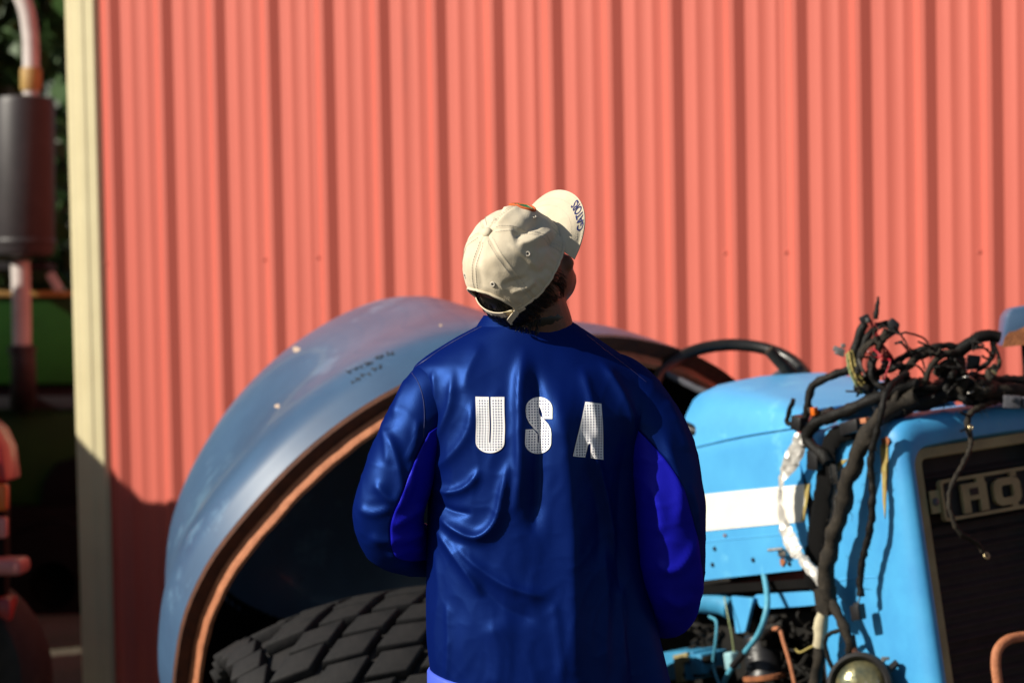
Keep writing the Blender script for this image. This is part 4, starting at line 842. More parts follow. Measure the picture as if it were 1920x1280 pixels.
def compact(V, Fc):
    used = sorted({i for f in Fc for i in f}); mp_ = {i: k for k, i in enumerate(used)}; return [V[i] for i in used], [[mp_[i] for i in f] for f in Fc]
R_ = math.radians
SLE = []
lf = [([(725, 800), (742, 850), (752, 905), (748, 940)], 11, 9, 1), ([(700, 900), (730, 935), (752, 930)], 12, 8, 1), ([(668, 950), (700, 962), (740, 950)], 10, 7, 1), ([(715, 770), (724, 830), (730, 880)], 10, 6, 1),
      ([(690, 1000), (720, 1012), (770, 1005), (800, 985)], 12, 8, 1), ([(725, 1045), (760, 1030), (800, 1030)], 11, 8, 1), ([(785, 780), (778, 830), (760, 870)], 7, 6, 1), ([(775, 860), (765, 920), (740, 960)], 9, 6, 1), ([(760, 705), (750, 740), (735, 790)], 12, 5, 1), ([(795, 940), (765, 968), (735, 985)], 9, 7, 1)]
Vl, Fa, nf, pf = sleeve([(842, 712, .085, 52), (815, 738, .06, 60), (786, 790, .045, 62), (760, 850, .04, 63), (738, 915, .035, 64), (726, 968, .05, 66), (735, 1012, .09, 62), (775, 1040, .17, 52), (830, 1052, .26, 44), (885, 1060, .34, 36)],
    [(0, R_(55), R_(70)), (.17, R_(55), R_(72)), (.25, R_(24), R_(118)), (.45, R_(16), R_(130)), (.62, R_(2), R_(135)), (.75, R_(0), R_(130)), (1, R_(0), R_(130))], lf, 3)
SLE.append((Vl, Fa, nf, pf))
rf = [([(1240, 800), (1262, 870), (1276, 930), (1270, 990)], 13, 9, 1), ([(1225, 1050), (1262, 1068), (1290, 1045), (1308, 1000)], 12, 9, 1), ([(1290, 900), (1305, 960), (1310, 1020)], 9, 6, 1), ([(1220, 900), (1240, 960), (1235, 1010)], 12, 6, 1), ([(1250, 740), (1275, 800), (1292, 850)], 10, 5, 1), ([(1240, 1110), (1275, 1130), (1300, 1110)], 12, 7, 1)]
Vr, Fa2, nf2, pf2 = sleeve([(1120, 700, .085, 46), (1170, 726, .075, 57), (1214, 786, .072, 64), (1241, 850, .07, 67), (1256, 920, .065, 66), (1263, 990, .07, 65), (1267, 1060, .085, 62), (1268, 1115, .12, 56), (1266, 1155, .18, 50), (1250, 1175, .26, 42), (1225, 1180, .34, 34)],
    [(0, R_(-72), R_(-55)), (.15, R_(-72), R_(-55)), (.22, R_(-110), R_(-22)), (.40, R_(-125), R_(20)), (.58, R_(-130), R_(52)), (.74, R_(-130), R_(80)), (1, R_(-130), R_(86))], rf, 13)
SLE.append((Vr, Fa2, nf2, pf2))
for (Vs, Fall, nfs, pfs), lab in zip(SLE, ('left', 'right')):
    sl = obj('sleeve', compact(Vs, nfs), 'navy_satin', jacket, smooth=180)
    sp = obj('sleeve_panel', compact(Vs, pfs), 'royal_satin', jacket, smooth=180, label='bright royal blue inset panel along the back of a sleeve')
    for q in (sl, sp): q.modifiers.new('thickness', 'SOLIDIFY').thickness = .002
bvA = BVHTree.FromPolygons([tuple(p) for p in np.vstack([TV, Vl, Vr])], TF+[[i+len(TV) for i in f] for f in Fa]+[[i+len(TV)+len(Vl) for i in f] for f in Fa2])
def piping(pts, r_=.0009, mat='piping', name='seam'):
    pp_ = [onjacket(u, v, .0002, bvA) for u, v in crom(pts, 8)]; pp_ = [p for p in pp_ if p is not None]
    if len(pp_) > 3: obj(name, tube(pp_, r_, 6), mat, jacket)
piping([(903, 612), (872, 628), (832, 651), (796, 676), (768, 694)])
piping([(766, 692), (783, 715), (793, 745), (796, 780), (794, 820)])
piping([(1100, 628), (1140, 660), (1180, 690), (1212, 716)])
# hem band
V = []
for dv, g in ((-4, -.002), (-3, .003), (2, .006), (40, .006), (52, .003), (52, -.004)):
    V += list(P[-1]+N[-1]*g-CU*dv*PX)
obj('hem_band', (V, grid_faces(6, NA)), 'royal_trousers', jacket, smooth=60)
# --- letters U S A, printed sheet pieces following the cloth
def letter(polys, name):
    bm = bmesh.new()
    for outer in polys:
        vs = [bm.verts.new((x, y, 0)) for x, y in outer]; es = [bm.edges.new((vs[i], vs[(i+1) % len(vs)])) for i in range(len(vs))]
        bmesh.ops.triangle_fill(bm, use_beauty=True, edges=es)
    allp = [p for q in polys for p in q]; x0, x1 = min(p[0] for p in allp), max(p[0] for p in allp); y0, y1 = min(p[1] for p in allp), max(p[1] for p in allp)
    for x in np.arange(x0+1.7, x1, 3.4): bmesh.ops.bisect_plane(bm, geom=bm.verts[:]+bm.edges[:]+bm.faces[:], plane_co=(x, 0, 0), plane_no=(1, 0, 0))
    for y in np.arange(y0+1.7, y1, 3.4): bmesh.ops.bisect_plane(bm, geom=bm.verts[:]+bm.edges[:]+bm.faces[:], plane_co=(0, y, 0), plane_no=(0, 1, 0))
    bmesh.ops.remove_doubles(bm, verts=bm.verts, dist=.02)
    uvl = bm.loops.layers.uv.new('UVMap')
    for f in bm.faces:
        for l in f.loops: l[uvl].uv = ((l.vert.co.x-x0)/5.1, (l.vert.co.y-y0)/5.1)
    # distance to the outline keeps a plain margin
    segs = [(np.array(q[i]), np.array(q[(i+1) % len(q)])) for q in polys for i in range(len(q))]
    ed = []
    bm.verts.index_update()
    for vtx in bm.verts:
        p = np.array((vtx.co.x, vtx.co.y)); dmin = 1e9
        for a, b in segs:
            ab = b-a; t = max(0, min(1, ((p-a)@ab)/(ab@ab+1e-9))); dmin = min(dmin, np.linalg.norm(p-a-t*ab))
        ed.append(1. if dmin > 2.0 else 0.)
        w_ = onjacket(p[0]+1.6*mn.noise(Vector((p[1]*.022, p[0]*.012, 4))), p[1]+1.4*mn.noise(Vector((p[0]*.02, p[1]*.012, 8))), .0018)
        vtx.co = Vector(w_-ORG[jacket])
    me = bpy.data.meshes.new(name); bm.to_mesh(me); bm.free()
    at = me.attributes.new('edge', 'FLOAT', 'POINT'); at.data.foreach_set('value', ed)
    return link(name, me, 'jersey_print', jacket, 180)
def zz(pts, ox=860, oy=720, k=6.): return [(ox+x/k, oy+y/k) for x, y in pts]
def arc(cx, cy, rx, ry, a0, a1, n=9): return [(cx+rx*math.cos(math.radians(a)), cy+ry*math.sin(math.radians(a))) for a in np.linspace(a0, a1, n)]
letter([zz([(192, 140), (343, 142), (344, 655), (362, 655), (363, 143), (517, 144), (517, 655)]+arc(355, 655, 162, 118, 0, 180, 17)[1:])], 'letter_u')
letter([zz([(1048, 388), (942, 388), (938, 330), (918, 268), (908, 258), (901, 270), (901, 318), (912, 350), (1000, 445), (1030, 500), (1041, 560), (1041, 660)]+arc(895, 660, 146, 125, 0, 180, 15)[1:]+[(750, 505), (838, 505), (880, 556), (886, 560), (888, 655), (894, 662), (901, 655), (903, 590), (892, 545), (842, 497), (790, 430), (762, 370), (757, 300)]+arc(905, 270, 148, 126, 180, 360, 15)[1:])], 'letter_s')
letter([zz([(1428, 196), (1608, 218), (1632, 852), (1490, 832), (1484, 672), (1460, 668), (1425, 822), (1285, 805)])], 'letter_a')

# --- trousers and shoes (below the picture)
def trouser():
    V = []; parts = []
    ring = lambda c, rx, ry: [c+X*rx*math.cos(a)+Y*ry*math.sin(a) for a in np.linspace(0, 2*math.pi, 32, endpoint=False)]
    cz = mp(1022, 1330, .16)
    parts.append((sum([ring(A([cz[0], cz[1], z]), rx, ry) for z, rx, ry in ((.80, .16, .09), (.78, .18, .12), (.74, .212, .158), (.68, .205, .15), (.63, .17, .12))], []), grid_faces(4, 32)))
    for s in (-1, 1):
        parts.append((sum([ring(A([feet[0]+s*x_, cz[1]+dy, z]), r, r*1.1) for z, r, x_, dy in ((.86, .115, .105, 0), (.70, .112, .11, 0), (.48, .09, .115, -.01), (.25, .082, .12, -.03), (.07, .085, .12, -.03))], []), grid_faces(5, 32)))
    return join(*parts)
obj('trousers', trouser(), 'royal_trousers', man, smooth=180)
for s in (-1, 1):
    c = A([feet[0]+s*.118, feet[1]+.09, .0]); V = []
    for z, k in ((.0, 1), (.03, 1.03), (.05, .97), (.085, .7), (.11, .5)):
        for a in np.linspace(0, 2*math.pi, 28, endpoint=False):
            V.append(c+X*.052*k*math.cos(a)+Y*(.145*(k if z < .06 else k*.8)*math.sin(a)-(0 if z < .06 else .03))+Z3*(z+.002))
    obj('shoe', (V, grid_faces(5, 28)+[list(range(28))[::-1], [4*28+k for k in range(28)]]), 'shoe', man, smooth=50)

# --- hair at the nape
hairp = []
rr = random.Random(5)
hp_ = [ell(hc-ca*.014-cb*.009, H3, (.081, .107, .092), 28)]
sc_v = [p for p in hp_[0][0]]; keep = []
for f in hp_[0][1]:
    c = np.mean([A(sc_v[i]) for i in f], axis=0)-hc
    if c@cb < .012 and c@ca < .075: keep.append(f)
obj('scalp_hair', compact(sc_v, keep), 'hair', man, smooth=180)
nk = [ell(nb*.35+(hc-ca*.085-cb*.03)*.65+CR*.004, (CR, CF, CU), (.073, .076, .055), 28)]
keep2 = [f for f in nk[0][1] if np.mean([A(nk[0][0][i]) for i in f], axis=0)@CF < (nb*.35+(hc-ca*.085)*.65)@CF+.0]
obj('nape_hair', compact(nk[0][0], keep2), 'hair', man, smooth=180)
for k in range(420):
    a_ = rr.uniform(-1.3, .15); z_ = rr.uniform(-.8, .6); c_n = nb*.35+(hc-ca*.085-cb*.03)*.65+CR*.004
    d_ = unit(CR*math.sin(a_)*math.cos(z_)-CF*math.cos(a_)*math.cos(z_)+CU*math.sin(z_)); p0 = c_n+CR*(d_@CR)*.073+CF*(d_@CF)*.076+CU*(d_@CU)*.055
    dn = unit(-CU+.4*CR*rr.uniform(-1, 1)+.25*d_); hairp.append(tube([p0, p0+dn*.008+d_*.002, p0+dn*.017+d_*.002], [.0008, .0007, .0002], 3, caps=False))
for k in range(1500):
    th = rr.uniform(-1.9, 1.9); el = rr.uniform(-.95, .55)
    d_ = unit(-cb*math.cos(th)*math.cos(el)+cs*math.sin(th)*math.cos(el)+ca*math.sin(el)*1.0)
    p0 = hc-ca*.018+cs*(d_@cs)*.081+cb*((d_@cb)*.107-.008)+ca*(d_@ca)*.092
    dn = unit(-ca+.30*d_+.5*CR*rr.uniform(-.6, .9)+.25*A([rr.uniform(-1, 1) for _ in range(3)])); dn = unit(dn-d_*(dn@d_)*.8)
    l_ = rr.uniform(.018, .036); hairp.append(tube([p0, p0+dn*l_*.5+d_*.0035, p0+dn*l_+d_*.002], [.0009, .0008, .0002], 3, caps=False))
obj('hair', join(*hairp), 'hair', man, smooth=180, kind='stuff')
gh = []
for k in range(160):
    th = rr.uniform(.9, 1.9)*(1 if rr.random() < .7 else -1); el = rr.uniform(-.6, .15)
    d_ = unit(-cb*math.cos(th)*math.cos(el)+cs*math.sin(th)*math.cos(el)+ca*math.sin(el)); p0 = hc-ca*.018+cs*(d_@cs)*.077+cb*((d_@cb)*.094-.006)+ca*(d_@ca)*.084
    dn = unit(-ca+.3*A([rr.uniform(-1, 1) for _ in range(3)])); gh.append(tube([p0, p0+dn*.012, p0+dn*.022+d_*.002], [.0007, .0006, .0002], 3, caps=False))
obj('grey_strands', join(*gh), 'grey_hair', man, smooth=180, kind='stuff')

# --- cap: six-panel crown with a rear opening
def capP(psi, q):                 # psi: 0 = front, pi = back; q: 0 = top .. 1 = rim
    th = q*math.pi/2; rx, ry, hz_ = .097, .117, .132
    rr_ = math.sin(th)**.86; hh = math.cos(th)**.95 if q < 1 else 0.
    p = CAPC+cs*rx*rr_*math.sin(psi)+cb*ry*rr_*math.cos(psi)+ca*(hz_*hh-.010)
    return p
NPS, NQ = 180, 64
def rimq(psi):                    # where the cloth ends: arched opening at the back
    d_ = abs((psi-math.pi+math.pi) % (2*math.pi)-math.pi); d_ = abs(math.pi-psi)
    a = .66
    return 1.-.34*math.sqrt(max(0, 1-(d_/a)**2)) if d_ < a else 1.
V = np.zeros((NQ, NPS, 3))
for k in range(NPS):
    psi = 2*math.pi*k/NPS; rq = rimq(psi)
    for i in range(NQ):
        q = .02+(rq-.02)*i/(NQ-1); V[i, k] = capP(psi, q)
cenC = CAPC-ca*.01; Nn = V-cenC; Nn /= np.linalg.norm(Nn, axis=2)[..., None]
Hc = np.zeros((NQ, NPS))
for k in range(NPS):
    psi = 2*math.pi*k/NPS
    for i in range(NQ):
        q = .02+(rimq(psi)-.02)*i/(NQ-1); h = 0
        for s in range(6):
            dps = (psi-(s*math.pi/3+0)+math.pi) % (2*math.pi)-math.pi; dd = abs(dps)*math.sin(q*math.pi/2)*.1
            h += -.0011*math.exp(-(dd/.0016)**2)+.0005*math.exp(-((dd-.0045)/.0028)**2)
        p = V[i, k]; h += .0048*mn.noise(Vector(p*16+3))+.0022*mn.noise(Vector(p*45))
        pl = p-CAPC; a_ = pl@ca; h += .0015*math.sin(psi*44)*math.exp(-((q-.93)/.07)**2)
        Hc[i, k] = h
rel = V-CAM; dz = rel@CF; cu_ = 960+FPX*(rel@CR)/dz; cv_ = 640-FPX*(rel@CU)/dz; fc_ = np.clip(-(Nn@CF)*2.5+.35, 0, 1)
for pts, w_, amp in (([(958, 440), (985, 430), (1028, 406)], 15, -13), ([(966, 458), (1000, 452), (1042, 428)], 9, 5), ([(1000, 470), (1035, 455), (1056, 425)], 9, -5), ([(938, 538), (962, 527), (992, 520)], 6, -5), ([(955, 548), (985, 540), (1008, 522)], 6, 5),
                     ([(925, 428), (950, 402), (978, 386)], 8, 4), ([(926, 412), (936, 400), (945, 388)], 8, -5), ([(990, 500), (1012, 512), (1030, 500)], 9, -4), ([(950, 455), (985, 480), (1015, 510)], 6, 3.5), ([(975, 560), (992, 548), (1010, 530)], 5, -3.5), ([(880, 470), (878, 510), (888, 545)], 10, 3), ([(900, 450), (898, 500), (905, 550)], 9, -3)):
    Hc += seg_fold(cu_, cv_, pts, w_, amp*.001)*fc_
V = V+Nn*Hc[..., None]
CV = V.reshape(-1, 3); CFc = grid_faces(NQ, NPS); ti = len(CV); CV = np.vstack([CV, CAPC+ca*(.132-.010)]); CFc += [[ti, (k+1) % NPS, k] for k in range(NPS)]
cap = obj('cap', (CV, CFc), 'cap_cloth', man, smooth=180, label='beige cotton baseball cap')
sd2 = cap.modifiers.new('thickness', 'SOLIDIFY'); sd2.thickness = .002
bvC = BVHTree.FromPolygons([tuple(p) for p in CV], CFc)
def oncap(p, off=.001):
    d_ = unit(np.asarray(p)-cenC); h = bvC.ray_cast(Vector(cenC), Vector(d_)); return (A(h[0]) if h[0] else np.asarray(p))+d_*off
obj('button', lathe(oncap(CAPC+ca*.2, -.001), ca, [(.011, 0), (.0105, .003), (.008, .006), (.004, .0075), (0, .008)], 20), 'cap_cloth', cap, smooth=180)
# stitched seams (double rows of small stitches)
stt = []
for s in range(6):
    psi = s*math.pi/3
    for o_ in (-.0045, .0045):
        q = .10
        while q < rimq(psi)-.03:
            dp = o_/max(.02, .1*math.sin(q*math.pi/2)); a = oncap(capP(psi+dp, q), .0004); b = oncap(capP(psi+dp, q+.020), .0004); stt.append(tube([a, (a+b)/2+unit(a-cenC)*.0003, b], .00055, 4, caps=False)); q += .032
obj('stitches', join(*stt), 'cap_thread', cap, kind='stuff')
# rim binding and the arched edge
rimpts = [oncap(V[NQ-1, k], .0006) for k in range(NPS)]; rimpts.append(rimpts[0])
obj('rim_binding', tube(rimpts, .0028, 8, caps=False), 'cap_cloth', cap, smooth=180)
for s in range(6):
    psi = s*math.pi/3+math.pi/6; p = oncap(capP(psi, .60), .0); ax_ = unit(p-cenC)
    ey = obj('eyelet', lathe(p, ax_, [(.0042+.0019*math.cos(a), .0014*math.sin(a)+.0008) for a in np.linspace(0, 6.283, 9)[:-1]], 18, closed=True), 'cap_thread', cap, smooth=180)
    obj('eyelet_hole', lathe(p, ax_, [(.0034, -.001), (.0034, .0011), (0, .0012)], 12), 'cap_dark', cap)
# strap, loop and buckle
pst = [CAPC+cs*.096*math.sin(a)+cb*.1155*math.cos(a)-ca*(.012+.002*math.sin(a*5)) for a in np.linspace(math.pi-.80, math.pi+.80, 26)]
V = []
for p in pst:
    o_ = unit(p-CAPC+ca*.012)
    for dh, do in ((-.009, 0), (-.009, .0022), (.009, .0022), (.009, 0)): V.append(p+ca*dh+o_*do)
obj('strap', (V, grid_faces(26, 4)+[[3, 2, 1, 0], [100, 101, 102, 103]]), 'cap_cloth', cap, smooth=40)
pb = CAPC+cs*.091*math.sin(math.pi+.55*BK) if False else None
def strapP(a, out=.004, up=0.): 
    p = CAPC+cs*.096*math.sin(a)+cb*.1155*math.cos(a)-ca*.012; return p+unit(p-CAPC+ca*.012)*out+ca*up
SB = 1 if (cs@CR) > 0 else -1      # which way round is image-right
ab_ = math.pi-SB*.50; pb = strapP(ab_); o_ = unit(pb-CAPC+ca*.012); tb = np.cross(ca, o_)
V = []
for a, b in ((-.011, -.012), (.011, -.012), (.011, .012), (-.011, .012)): V.append(pb+tb*a+ca*b)
V2 = [pb+(v-pb)*.68 for v in V]
obj('buckle', bev((V+V2+[v+o_*.0025 for v in V]+[v+o_*.0025 for v in V2], [[0, 1, 5, 4], [1, 2, 6, 5], [2, 3, 7, 6], [3, 0, 4, 7], [8, 12, 13, 9], [9, 13, 14, 10], [10, 14, 15, 11], [11, 15, 12, 8], [0, 8, 9, 1], [1, 9, 10, 2], [2, 10, 11, 3], [3, 11, 8, 0], [4, 5, 13, 12], [5, 6, 14, 13], [6, 7, 15, 14], [7, 4, 12, 15]]), .0006, 1), 'brass', cap, smooth=40)
pk = [strapP(ab_-SB*.16, .004, .002), strapP(ab_-SB*.02, .010, -.004), strapP(ab_+SB*.08, .012, -.012), strapP(ab_+SB*.10, .008, -.020)]
V = []
for p in crom(pk, 6):
    for dh, do in ((-.008, 0), (-.008, .003), (.008, .003), (.008, 0)): V.append(p+ca*dh+o_*do)
nn = len(V)//4; obj('strap_end', (V, grid_faces(nn, 4)+[[3, 2, 1, 0], [nn*4-4, nn*4-3, nn*4-2, nn*4-1]]), 'cap_cloth', cap, smooth=40)
# brim
BW = 1.02
def brimP(a, t, off=0.):           # a: -1..1 across, t: 0 at the crown .. 1 at the outer edge
    psi = a*BW; base = CAPC+cs*.095*math.sin(psi)+cb*.115*math.cos(psi)-ca*.008
    ln = .077*max(0., 1-abs(a)**3.6)**.6
    x = a*.088; drop = .023*(a*a)+.006*t
    out = base+cb*ln*t+cs*.016*a*t-ca*(drop*min(1, t*1.2+.25*0)+.002*t)
    return out+ca*off
NB_, NT_ = 60, 16; V = []
for off in (.0018, -.0018):
    for i in range(NT_):
        for k in range(NB_): V.append(brimP(-1+2*k/(NB_-1), i/(NT_-1), off))
F1 = grid_faces(NT_, NB_, False); o0 = NB_*NT_; F2 = [[o0+i for i in f[::-1]] for f in F1]
E_ = [[(NT_-1)*NB_+k, (NT_-1)*NB_+k+1, o0+(NT_-1)*NB_+k+1, o0+(NT_-1)*NB_+k] for k in range(NB_-1)]+[[k+1, k, o0+k, o0+k+1] for k in range(NB_-1)]
brim = obj('brim', (V, F1+F2+E_), 'cap_cloth', cap, smooth=60)
obj('brim_edge', tube([brimP(-1+2*k/59, 1.) for k in range(60)], .0026, 8), 'cap_cloth', brim, smooth=180) if False else None
stt = []
for rrow in (.45, .70, .94):
    for k in range(70):
        a = -.88+1.76*k/69; p = brimP(a, rrow, .0021); q_ = brimP(a+.014, rrow, .0021); stt.append(tube([p, q_], .0003, 4, caps=False))
obj('brim_stitches', join(*stt), 'cap_thread', cap, kind='stuff')
# emblem: green animal-head shape inside an orange oval, on the front of the crown
def frontp_(x, y, off): return oncap(capP(0, .585)+cs*x+unit(capP(0, .53)-capP(0, .65))*y, off)
ov = [frontp_(.031*math.cos(a), .021*math.sin(a), .0022) for a in np.linspace(0, 2*math.pi, 41)]
obj('emblem_ring', tube(ov, .0026, 7, caps=False), 'orange_thread', cap, smooth=180)
def blob(pts, off, mat, name, th=.0016):
    V = [frontp_(x, y, off) for x, y in pts]; return obj(name, prism(V, unit(frontp_(0, 0, 1)-frontp_(0, 0, 0))*th), mat, cap, smooth=30)
blob([(-.027, -.004), (-.020, .010), (-.010, .015), (0, .0125), (.008, .0155), (.015, .011), (.022, .010), (.0275, .003), (.026, -.002), (.014, -.001), (.024, -.007), (.018, -.012), (.004, -.010), (-.010, -.0145), (-.022, -.010)], .0012, 'green_thread', 'emblem_head')
blob([(.012, -.0012), (.024, -.003), (.0245, -.0055), (.012, -.0035)], .0030, 'cream_thread', 'emblem_teeth', .0006)
blob([(-.002, .008), (.004, .010), (.004, .006)], .0030, 'orange_thread', 'emblem_eye', .0006)
# lettering along the brim edge
fc = bpy.data.curves.new('brim_text', 'FONT'); fc.body = 'GATORS'; fc.size = 1; fc.extrude = 0; fc.offset = .014
fo = bpy.data.objects.new('tmp_text', fc); COL.objects.link(fo); bpy.context.view_layer.update()
tme = bpy.data.meshes.new_from_object(fo.evaluated_get(bpy.context.evaluated_depsgraph_get())); bpy.data.objects.remove(fo)
vx = A([v.co[:] for v in tme.vertices]); xw = vx[:, 0].max()
TA0, TA1, TT0, TT1 = .34*SB, .82*SB, .66, .95
if True:
    for v in tme.vertices:
        x = v.co.x/xw; y = v.co.y/.72; a = TA1+(TA0-TA1)*x; v.co = Vector(brimP(a, TT1-(TT1-TT0)*y, .0026)-ORG[cap])
tx = link('brim_lettering', tme, 'navy_thread', cap, 0)
#@@MAN_END

# ------------------------------------------------------------------ red farm trailer at the left
td = WD; tn = WN; trk0 = A([-3.6, 10.6, gz(0, 10.6)])
truck = root('farm_trailer', trk0, 'red farm trailer at the left edge, with an orange turn light on its corner', 'trailer')
def K(s, o, z): return A([-1.70, 9.83, 0])+td*s+tn*o+A([0, 0, z])     # s along the trailer (0 = near corner), o towards the camera
caster_p = [(-.95, .18), (-.95, 1.79), (-1.65, 1.81), (-2.10, 2.36), (-4.0, 2.38), (-4.0, .18)]  # out-of-frame profile shaped to cast the shadow edge on the barn wall
caster = obj('box', bev(prism([K(s, .0, z) for s, z in caster_p], tn*1.15), .02, 2), 'red_paint', truck)
for s in (-1.05, -1.60, -2.9, -3.5, -3.92):
    zt = np.interp(-s, [1.65, 2.10], [1.79, 2.36])
    obj('stake', box(K(s, 1.165, (.66+zt)/2), td, tn, Z3, .03, .02, (zt-.66)/2), 'red_paint', caster)
def KP(u, v, d=9.86): return un(u, v, d)
obj('fender', bev(prism([KP(u, v, 9.84) for u, v in [(-190, 905), (-180, 840), (-140, 796), (-80, 783), (-30, 790), (-12, 805), (4, 840), (12, 903), (-18, 905), (-24, 850), (-40, 822), (-90, 810), (-134, 822), (-158, 852), (-166, 905)]], CF*.30), .012, 2), 'red_paint', truck)
obj('turn_light', bev(box(KP(-8, 932, 9.82), CR, CU, CF, .042, .046, .03), .012, 3), 'orange_plastic', truck)
obj('light_trim', bev(box(KP(-10, 988, 9.84), CR, CU, CF, .044, .036, .03), .010, 2), 'chrome_red', truck)
obj('step', bev(box(KP(-30, 1060, 9.86), CR, CU, CF, .145, .028, .10), .02, 3), 'chrome_red', truck)
obj('bumper', bev(box(KP(-80, 1140, 9.95), CR, CU, CF, .20, .045, .08), .02, 2), 'red_paint', truck)
obj('dark_post', bev(box(KP(-40, 1020, 9.98), CR, CU, CF, .10, .26, .06), .01, 2), 'black_metal', truck)  # added black slab, its colour stands for the shade in this corner
for s, o_ in ((-.33, -.05), (-3.0, .2), (-3.0, .95), (-.33, .55)):
    if o_ == .55: continue
    c = K(s, o_, 0); rw = .37; c = A([c[0], c[1], gz(c[0], c[1])+rw]); wl = obj('wheel', lathe(c, tn, [(.20, -.09), (rw*.83, -.12), (rw*.96, -.10), (rw, -.05), (rw, .05), (rw*.96, .10), (rw*.83, .12), (.20, .09)], 40, closed=True), 'rubber', truck)
    obj('rim', lathe(c, tn, [(0, .0), (.10, .01), (.16, .05), (.205, .085), (.205, -.085), (0, -.08)], 28), 'machine_grey', wl)
obj('chassis', box(K(-2.0, .45, .53), td, tn, Z3, 1.95, .35, .08), 'black_metal', truck)

# ------------------------------------------------------------------ green harvester with its exhaust
dG = 14.2; kG = dG/FPX
gpos = un(20, 900, dG); gpos = A([gpos[0], gpos[1], gz(0, 14)])
gm = root('harvester', gpos, 'big green farm machine behind the barn corner, mostly in shade, with a vertical exhaust stack', 'farm machine')
def G(u, v, d=dG): return un(u, v, d)
def gpanel(name, u0, v0, u1, v1, d, th, mat, b=.02):
    return obj(name, bev(prism([G(u0, v0, d), G(u1, v0, d), G(u1, v1, d), G(u0, v1, d)], CF*th), b, 2), mat, gm)
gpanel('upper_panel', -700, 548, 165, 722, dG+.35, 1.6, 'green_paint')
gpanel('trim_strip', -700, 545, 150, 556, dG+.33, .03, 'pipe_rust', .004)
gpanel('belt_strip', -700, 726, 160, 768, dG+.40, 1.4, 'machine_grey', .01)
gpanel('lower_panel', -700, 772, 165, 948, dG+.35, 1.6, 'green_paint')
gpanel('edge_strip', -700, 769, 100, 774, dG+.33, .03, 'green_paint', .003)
gpanel('chassis', -650, 950, 175, 1262, dG+.22, 1.2, 'black_metal', .02)  # near-black sheet added to stand for the shade at lower left
for u in (112, -560):
    c = G(u, 1090, dG+.16); Rw = min(.62, c[2]-gz(c[0], c[1])); wl = obj('wheel', lathe(c, -CF, [(.30, -.2), (Rw*.9, -.22), (Rw, -.12), (Rw, .12), (Rw*.9, .22), (.30, .2)], 44, closed=True), 'black_metal', gm)
    obj('rim', lathe(c, -CF, [(0, 0), (.15, .02), (.31, .14), (.31, -.14), (0, -.1)], 28), 'black_metal', wl)
obj('wheel_arch', bev(prism([G(u, v, dG+.28) for u, v in [(72, 960), (80, 905), (104, 868), (150, 855), (190, 870), (190, 960)]], CF*.5), .02, 2), 'black_metal', gm)
gpanel('cab', -640, 130, -180, 545, dG+.5, 1.4, 'glass_dark', .05); gpanel('cab_roof', -660, 90, -160, 128, dG+.4, 1.6, 'green_paint', .03)
obj('shade_block', bev(box(A([-4.75, 13.0, 1.32]), X, Y, Z3, 1.5, .55, 1.14), .06, 2), 'green_paint', gm)  # unseen block added to shade the ground at lower left
for q_ in (-5.6, -3.9):
    obj('wheel', lathe(A([q_, 12.9, gz(q_, 12.9)+.34]), Y, [(.15, -.3), (.30, -.32), (.34, -.2), (.34, .2), (.30, .32), (.15, .3)], 32, closed=True), 'black_metal', gm)  # wheels under the added shading block
mf = obj('muffler', lathe(G(44, 332), CU, [(.0, -152*kG), (40*kG, -152*kG), (55*kG, -146*kG), (59*kG, -135*kG), (59*kG, 135*kG), (55*kG, 147*kG), (30*kG, 152*kG), (0, 152*kG)], 36), 'muffler', gm, smooth=40)
obj('muffler_seam', lathe(G(44, 332), CU, [(59.5*kG, -128*kG), (61*kG, -126*kG), (61*kG, -118*kG), (59.5*kG, -116*kG)], 36), 'muffler', mf)
obj('exhaust_pipe', tube([G(u, v) for u, v in crom([(58, 185), (58, 110), (56, 60), (48, 15), (30, -22), (0, -45), (-40, -52)], 6)], 15.5*kG, 16), 'pipe_chrome', gm)
obj('pipe_collar', lathe(G(58, 148), CU, [(18.5*kG, -22*kG), (20*kG, -18*kG), (20*kG, 16*kG), (18.5*kG, 20*kG)], 20), 'pipe_rust', gm)
obj('lower_pipe', tube([G(u, v) for u, v in crom([(38, 490), (40, 560), (41, 652)], 6)], 18*kG, 16), 'pipe_chrome', gm)
obj('pipe_elbow', tube([G(u, v, d) for u, v, d in crom([(41, 650, dG), (44, 690, dG), (44, 725, dG+.05), (42, 748, dG+.2), (40, 755, dG+.4)], 6)], 24*kG, 16), 'muffler', gm)
obj('pipe_clamp', lathe(G(41, 655), CU, [(22*kG, -8*kG), (27*kG, -6*kG), (27*kG, 6*kG), (22*kG, 8*kG)], 20), 'muffler', gm)
obj('muffler_strap', bev(box(G(44, 500, dG+.2), CR, CU, CF, .14, .02, .16), .005, 1), 'machine_grey', gm)
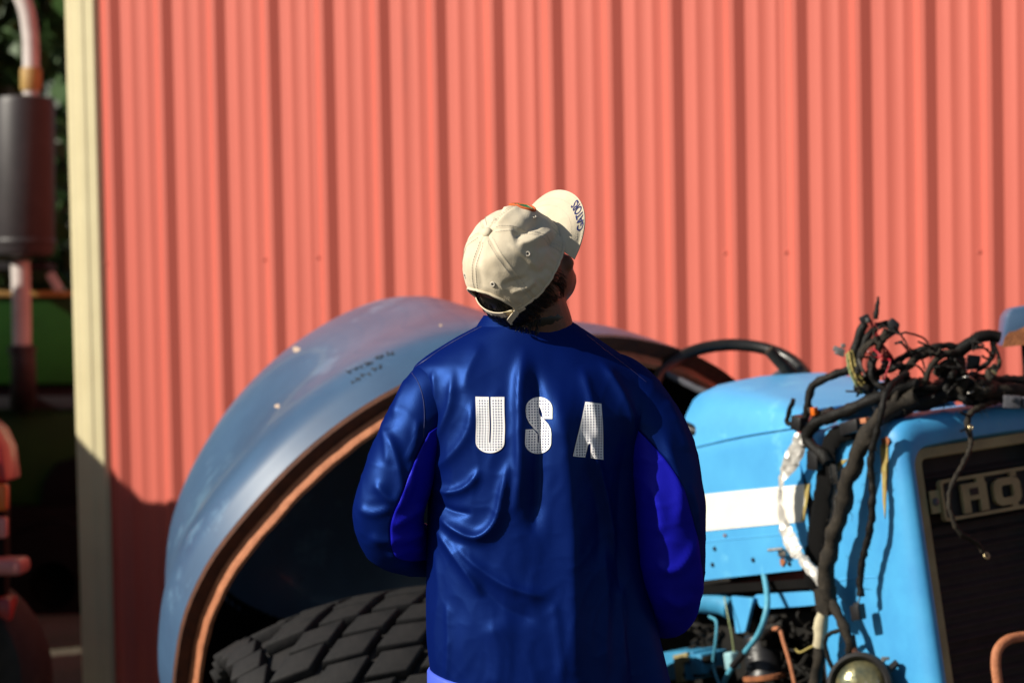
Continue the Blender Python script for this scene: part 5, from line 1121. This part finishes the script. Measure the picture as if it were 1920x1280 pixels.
obj('mirror_bracket', bev(box(G(102, 528, dG+.1), CR+.6*CU, CU-.6*CR, CF, .022, .05, .02), .008, 2), 'pipe_chrome', gm)

# ------------------------------------------------------------------ trees beyond
def tree(x, y, h, cr_, label, seed):
    r = np.random.default_rng(seed); base = A([x, y, gz(x, y)]); t = root('tree', base, label, 'tree', 'dark trees beyond the barn')
    tp_ = crom([base, base+A([.1, 0, h*.35]), base+A([-.1, .1, h*.8])], 6); tr_ = [tube(tp_, np.linspace(.22, .06, len(tp_)), 10)]
    cl_ = []
    for k in range(26):
        a = r.uniform(0, 6.28); zc = r.uniform(.22, 1.)*h; rad = cr_*(1-abs(zc/h-.5)*.9)*r.uniform(.4, 1); c = base+A([rad*math.cos(a), rad*math.sin(a), zc]); cl_.append((c, r.uniform(.5, 1.0)))
        if k < 12: tr_.append(tube(crom([base+A([0, 0, zc*.6]), (base+A([0, 0, zc*.7])+c)/2, c], 4), np.linspace(.07, .02, 9), 6))
    obj('trunk', join(*tr_), 'bark', t, smooth=180)
    V = []; Fc = []
    for c, rc_ in cl_:
        n = 260; d_ = r.standard_normal((n, 3)); d_ /= np.linalg.norm(d_, axis=1)[:, None]; p = c+d_*rc_*r.uniform(.45, 1., (n, 1))*A([1, 1, .8])
        for q in p:
            a = r.standard_normal(3); a /= np.linalg.norm(a); b = np.cross(a, r.standard_normal(3)); b /= np.linalg.norm(b); s = r.uniform(.07, .15); k = len(V)
            V += [q-a*s, q+b*s*.5, q+a*s, q-b*s*.5]; Fc.append([k, k+1, k+2, k+3])
    obj('crown', (V, Fc), 'leaf', t, smooth=0)
tree(-4.3, 21.5, 6.5, 2.1, 'dark green tree straight above the muffler of the green farm machine', 1)
tree(-7.2, 24.5, 7.5, 2.6, 'dark green tree farther left, beyond the cab of the green farm machine', 2)
tree(-2.0, 25.5, 7.0, 2.4, 'dark green tree half hidden by the cream corner of the barn', 4)
tree(-10.6, 23.0, 7.2, 2.5, 'dark green tree standing farthest from the barn, past the red truck', 6)
tree(-3.3, 19.0, 5.2, 1.9, 'lower dark green tree between the muffler and the barn trim', 9)
